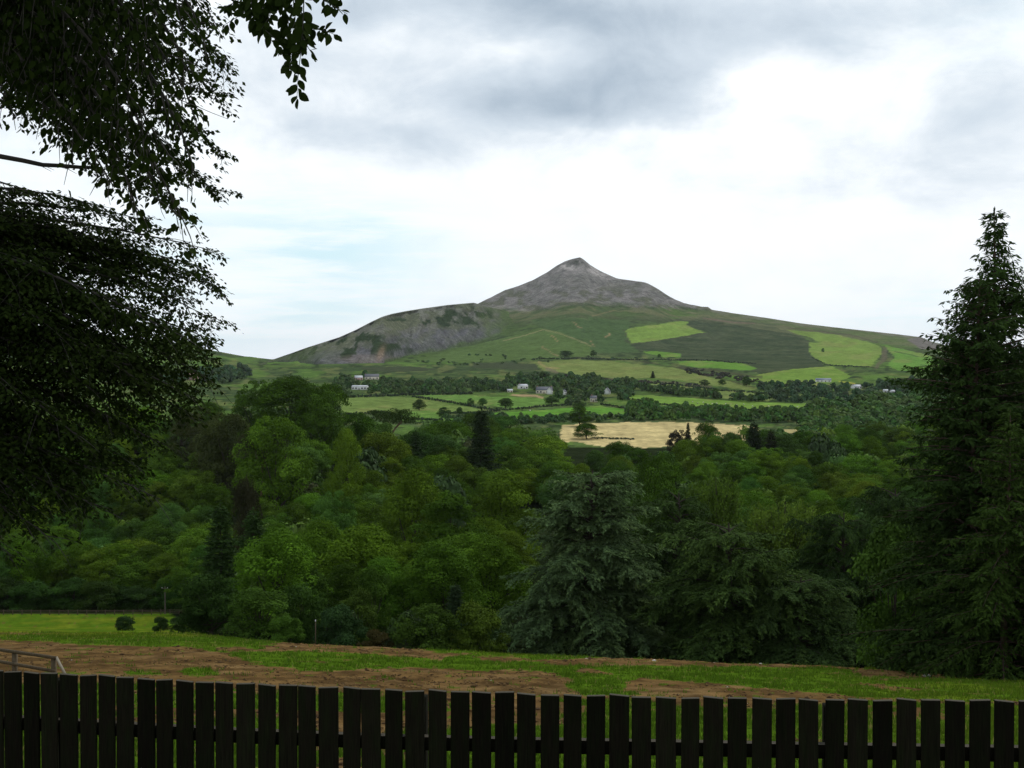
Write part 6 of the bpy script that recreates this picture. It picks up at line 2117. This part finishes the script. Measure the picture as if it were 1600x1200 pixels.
# ------------------------------------------------------------------ grass, clods and stones of the near field
def ground_cover():
    r = np.random.default_rng(31)
    n = 260000
    x = r.uniform(-60, 1660, n); Y = np.exp(r.uniform(math.log(9), math.log(116), n))
    X = (x - 800) / F * Y
    Z = ground(X, Y)
    px, py = to_px(X, Y, Z)
    g = near_cover(px, py, X, Y)
    wgt = np.where(g > 0.85, 1.0, np.where(g > 0.6, 0.5, 0.012)) * np.clip(0.25 + Y / 55, 0, 1)
    keep = r.uniform(size=n) < wgt * 0.72 * (0.35 + 0.9 * sstep(0.3, 0.6, fbm(X / 0.9, Y / 1.4, 903, 3)))
    X, Y, Z, px = X[keep], Y[keep], Z[keep], px[keep]
    k = len(X)
    h = r.uniform(0.06, 0.17, k) * (0.25 + 1.7 * fbm(X / 1.6, Y / 2.6, 900, 4) ** 1.3) * np.clip(0.8 + Y / 150, 0, 1.5)
    V = []
    yel = sstep(0.42, 0.68, fbm(X / 4.0, Y / 7.0, 400, 4)) * 0.7 * sstep(50, 110, Y) + 0.4 * sstep(1150, 1500, px) * r.uniform(0, 1, k)
    c = (GRASS_C * (1 - yel[:, None]) + GRASS_Y * yel[:, None]) * 1.12 * r.uniform(0.7, 1.3, k)[:, None]
    dry = r.uniform(size=k) < 0.02 + 0.12 * sstep(0.5, 0.7, fbm(X / 3.0, Y / 4.0, 905, 3))
    c[dry] = np.array(s2l(150, 140, 80))
    wd = 0.011 + Y * 0.00030
    for b in range(2):
        a = r.uniform(0, 6.28, k); ln = r.uniform(-0.5, 0.5, k) * h; la = r.uniform(0, 6.28, k)
        ox, oy = r.normal(scale=0.05, size=k), r.normal(scale=0.05, size=k)
        p0 = np.column_stack([X + ox - np.cos(a) * wd, Y + oy - np.sin(a) * wd * 0.3, Z - 0.03]); p1 = np.column_stack([X + ox + np.cos(a) * wd, Y + oy + np.sin(a) * wd * 0.3, Z - 0.03])
        p2 = np.column_stack([X + ox + np.cos(la) * ln, Y + oy + np.sin(la) * ln, Z + h * r.uniform(0.7, 1.1, k)])
        V.append(np.stack([p0, p1, p2], 1))
    V = np.concatenate(V).reshape(-1, 3)
    CC = np.repeat(np.concatenate([c, c * 0.9]), 3, 0)
    print('GRASS', k)
    m, b = mat_new('grass_blades')
    at_ = b.n('ShaderNodeAttribute', attribute_name='Col')
    p = principled(b, at_.outputs['Color'], 0.8, 0.08)
    tr = b.n('ShaderNodeBsdfTranslucent'); b.put(tr.inputs[0], at_.outputs['Color'])
    ms = b.n('ShaderNodeMixShader'); ms.inputs[0].default_value = 0.3
    b.t.links.new(p, ms.inputs[1]); b.t.links.new(tr.outputs[0], ms.inputs[2]); finish(b, ms.outputs[0])
    me = new_mesh('grass', V, [np.arange(len(V)).reshape(-1, 3)], [m], None, False, {'Col': CC})
    tag(link('grass', me), 'green grass growing in ragged bands over the sown field', 'grass', None, 'stuff')
    # clods and stones
    n = 60000
    x = r.uniform(-60, 1660, n); Y = np.exp(r.uniform(math.log(10), math.log(95), n))
    X = (x - 800) / F * Y; Z = ground(X, Y); px, py = to_px(X, Y, Z)
    g = near_cover(px, py, X, Y)
    cl = fbm(X / 2.2, Y / 3.0, 950, 3)
    keep = (g < 0.2) & (r.uniform(size=n) < sstep(0.3, 0.7, cl))
    X, Y, Z = X[keep][:5200], Y[keep][:5200], Z[keep][:5200]
    k = len(X)
    oc = np.array([(1, 0, 0), (0, 1, 0), (-1, 0, 0), (0, -1, 0), (0, 0, 1), (0, 0, -1)], float)
    of = np.array([(0, 1, 4), (1, 2, 4), (2, 3, 4), (3, 0, 4), (1, 0, 5), (2, 1, 5), (3, 2, 5), (0, 3, 5)])
    s = r.uniform(0.015, 0.06, k) * (0.6 + Y / 70) * np.where(r.uniform(size=k) < 0.06, 1.8, 1.0)
    V = oc[None] * s[:, None, None] * r.uniform(0.6, 1.4, (k, 6, 1)) * np.array([1.2, 1.2, 0.6]) + np.column_stack([X, Y, Z + s * 0.2])[:, None, :]
    Fs = (of[None] + (np.arange(k) * 6)[:, None, None]).reshape(-1, 3)
    c = (SOIL_D + (SOIL_C - SOIL_D) * r.uniform(-0.4, 1.1, k)[:, None])
    pale = r.uniform(size=k) < 0.005
    c[pale] = np.array(s2l(160, 148, 130))
    me = new_mesh('clods', V.reshape(-1, 3), [Fs], [m_soil()], None, False, {'Col': np.repeat(c, 6, 0)})
    tag(link('clods', me), 'crumbling brown clods and stones on the bare soil', 'soil', None, 'stuff')


def m_soil():
    m, b = mat_new('clod_soil')
    at_ = b.n('ShaderNodeAttribute', attribute_name='Col')
    finish(b, principled(b, at_.outputs['Color'], 0.95, 0.1))
    return m


ground_cover()


def stone(x, y, Y, s, lab, col, seed):
    r = np.random.default_rng(seed)
    p = at(x, y, Y); p[2] = float(ground(p[0], p[1]))
    me = bpy.data.meshes.new('stone')
    import bmesh
    bm = bmesh.new(); bmesh.ops.create_icosphere(bm, subdivisions=2, radius=1.0)
    for v in bm.verts:
        v.co = Vector((v.co.x * s * 1.3, v.co.y * s, v.co.z * s * 0.7)) * (1 + 0.25 * r.normal() * 0.6)
    bm.to_mesh(me); bm.free(); me.materials.append(col)
    o = link('stone', me, None, (p[0], p[1], p[2] + s * 0.3)); tag(o, lab, 'stone', 'pale stones lying on the field')


M_STONE = solid_mat('pale_stone', (0.55, 0.52, 0.46), 0.9, 0.2, 0.2, 8.0)
stone(1448, 1048, 63, 0.17, 'larger pale stone on the bare strip near the spruces', M_STONE, 1)
stone(1481, 1053, 62, 0.11, 'small pale stone right of the larger pale stone', M_STONE, 2)
stone(1189, 1031, 78, 0.15, 'pale stone on the brow below the dark cedar', M_STONE, 3)
stone(108, 1030, 37, 0.08, 'little pale stone beside the slanting fence brace', M_STONE, 4)
stone(144, 1033, 36.5, 0.07, 'little pale stone on the soil right of the fence end', M_STONE, 5)
stone(1022, 1036, 70, 0.10, 'tiny pale stone in the grass below the blue cedar', M_STONE, 6)

# ------------------------------------------------------------------ thin haze over the whole valley
def haze():
    m = MB(); m.box((-30000, -120, -130), (30000, 31500, 560))
    mat = bpy.data.materials.new('haze'); mat.use_nodes = True
    nt = mat.node_tree; nt.nodes.clear()
    out = nt.nodes.new('ShaderNodeOutputMaterial'); v = nt.nodes.new('ShaderNodeVolumePrincipled')
    v.inputs['Color'].default_value = (0.86, 0.92, 1.0, 1)
    v.inputs['Density'].default_value = 1.5e-5
    v.inputs['Anisotropy'].default_value = 0.2
    nt.links.new(v.outputs[0], out.inputs['Volume'])
    o = tag(link('haze', m.mesh('haze', [mat])), 'thin blue-white haze over the valley and the mountain', 'haze', None, 'stuff')


haze()
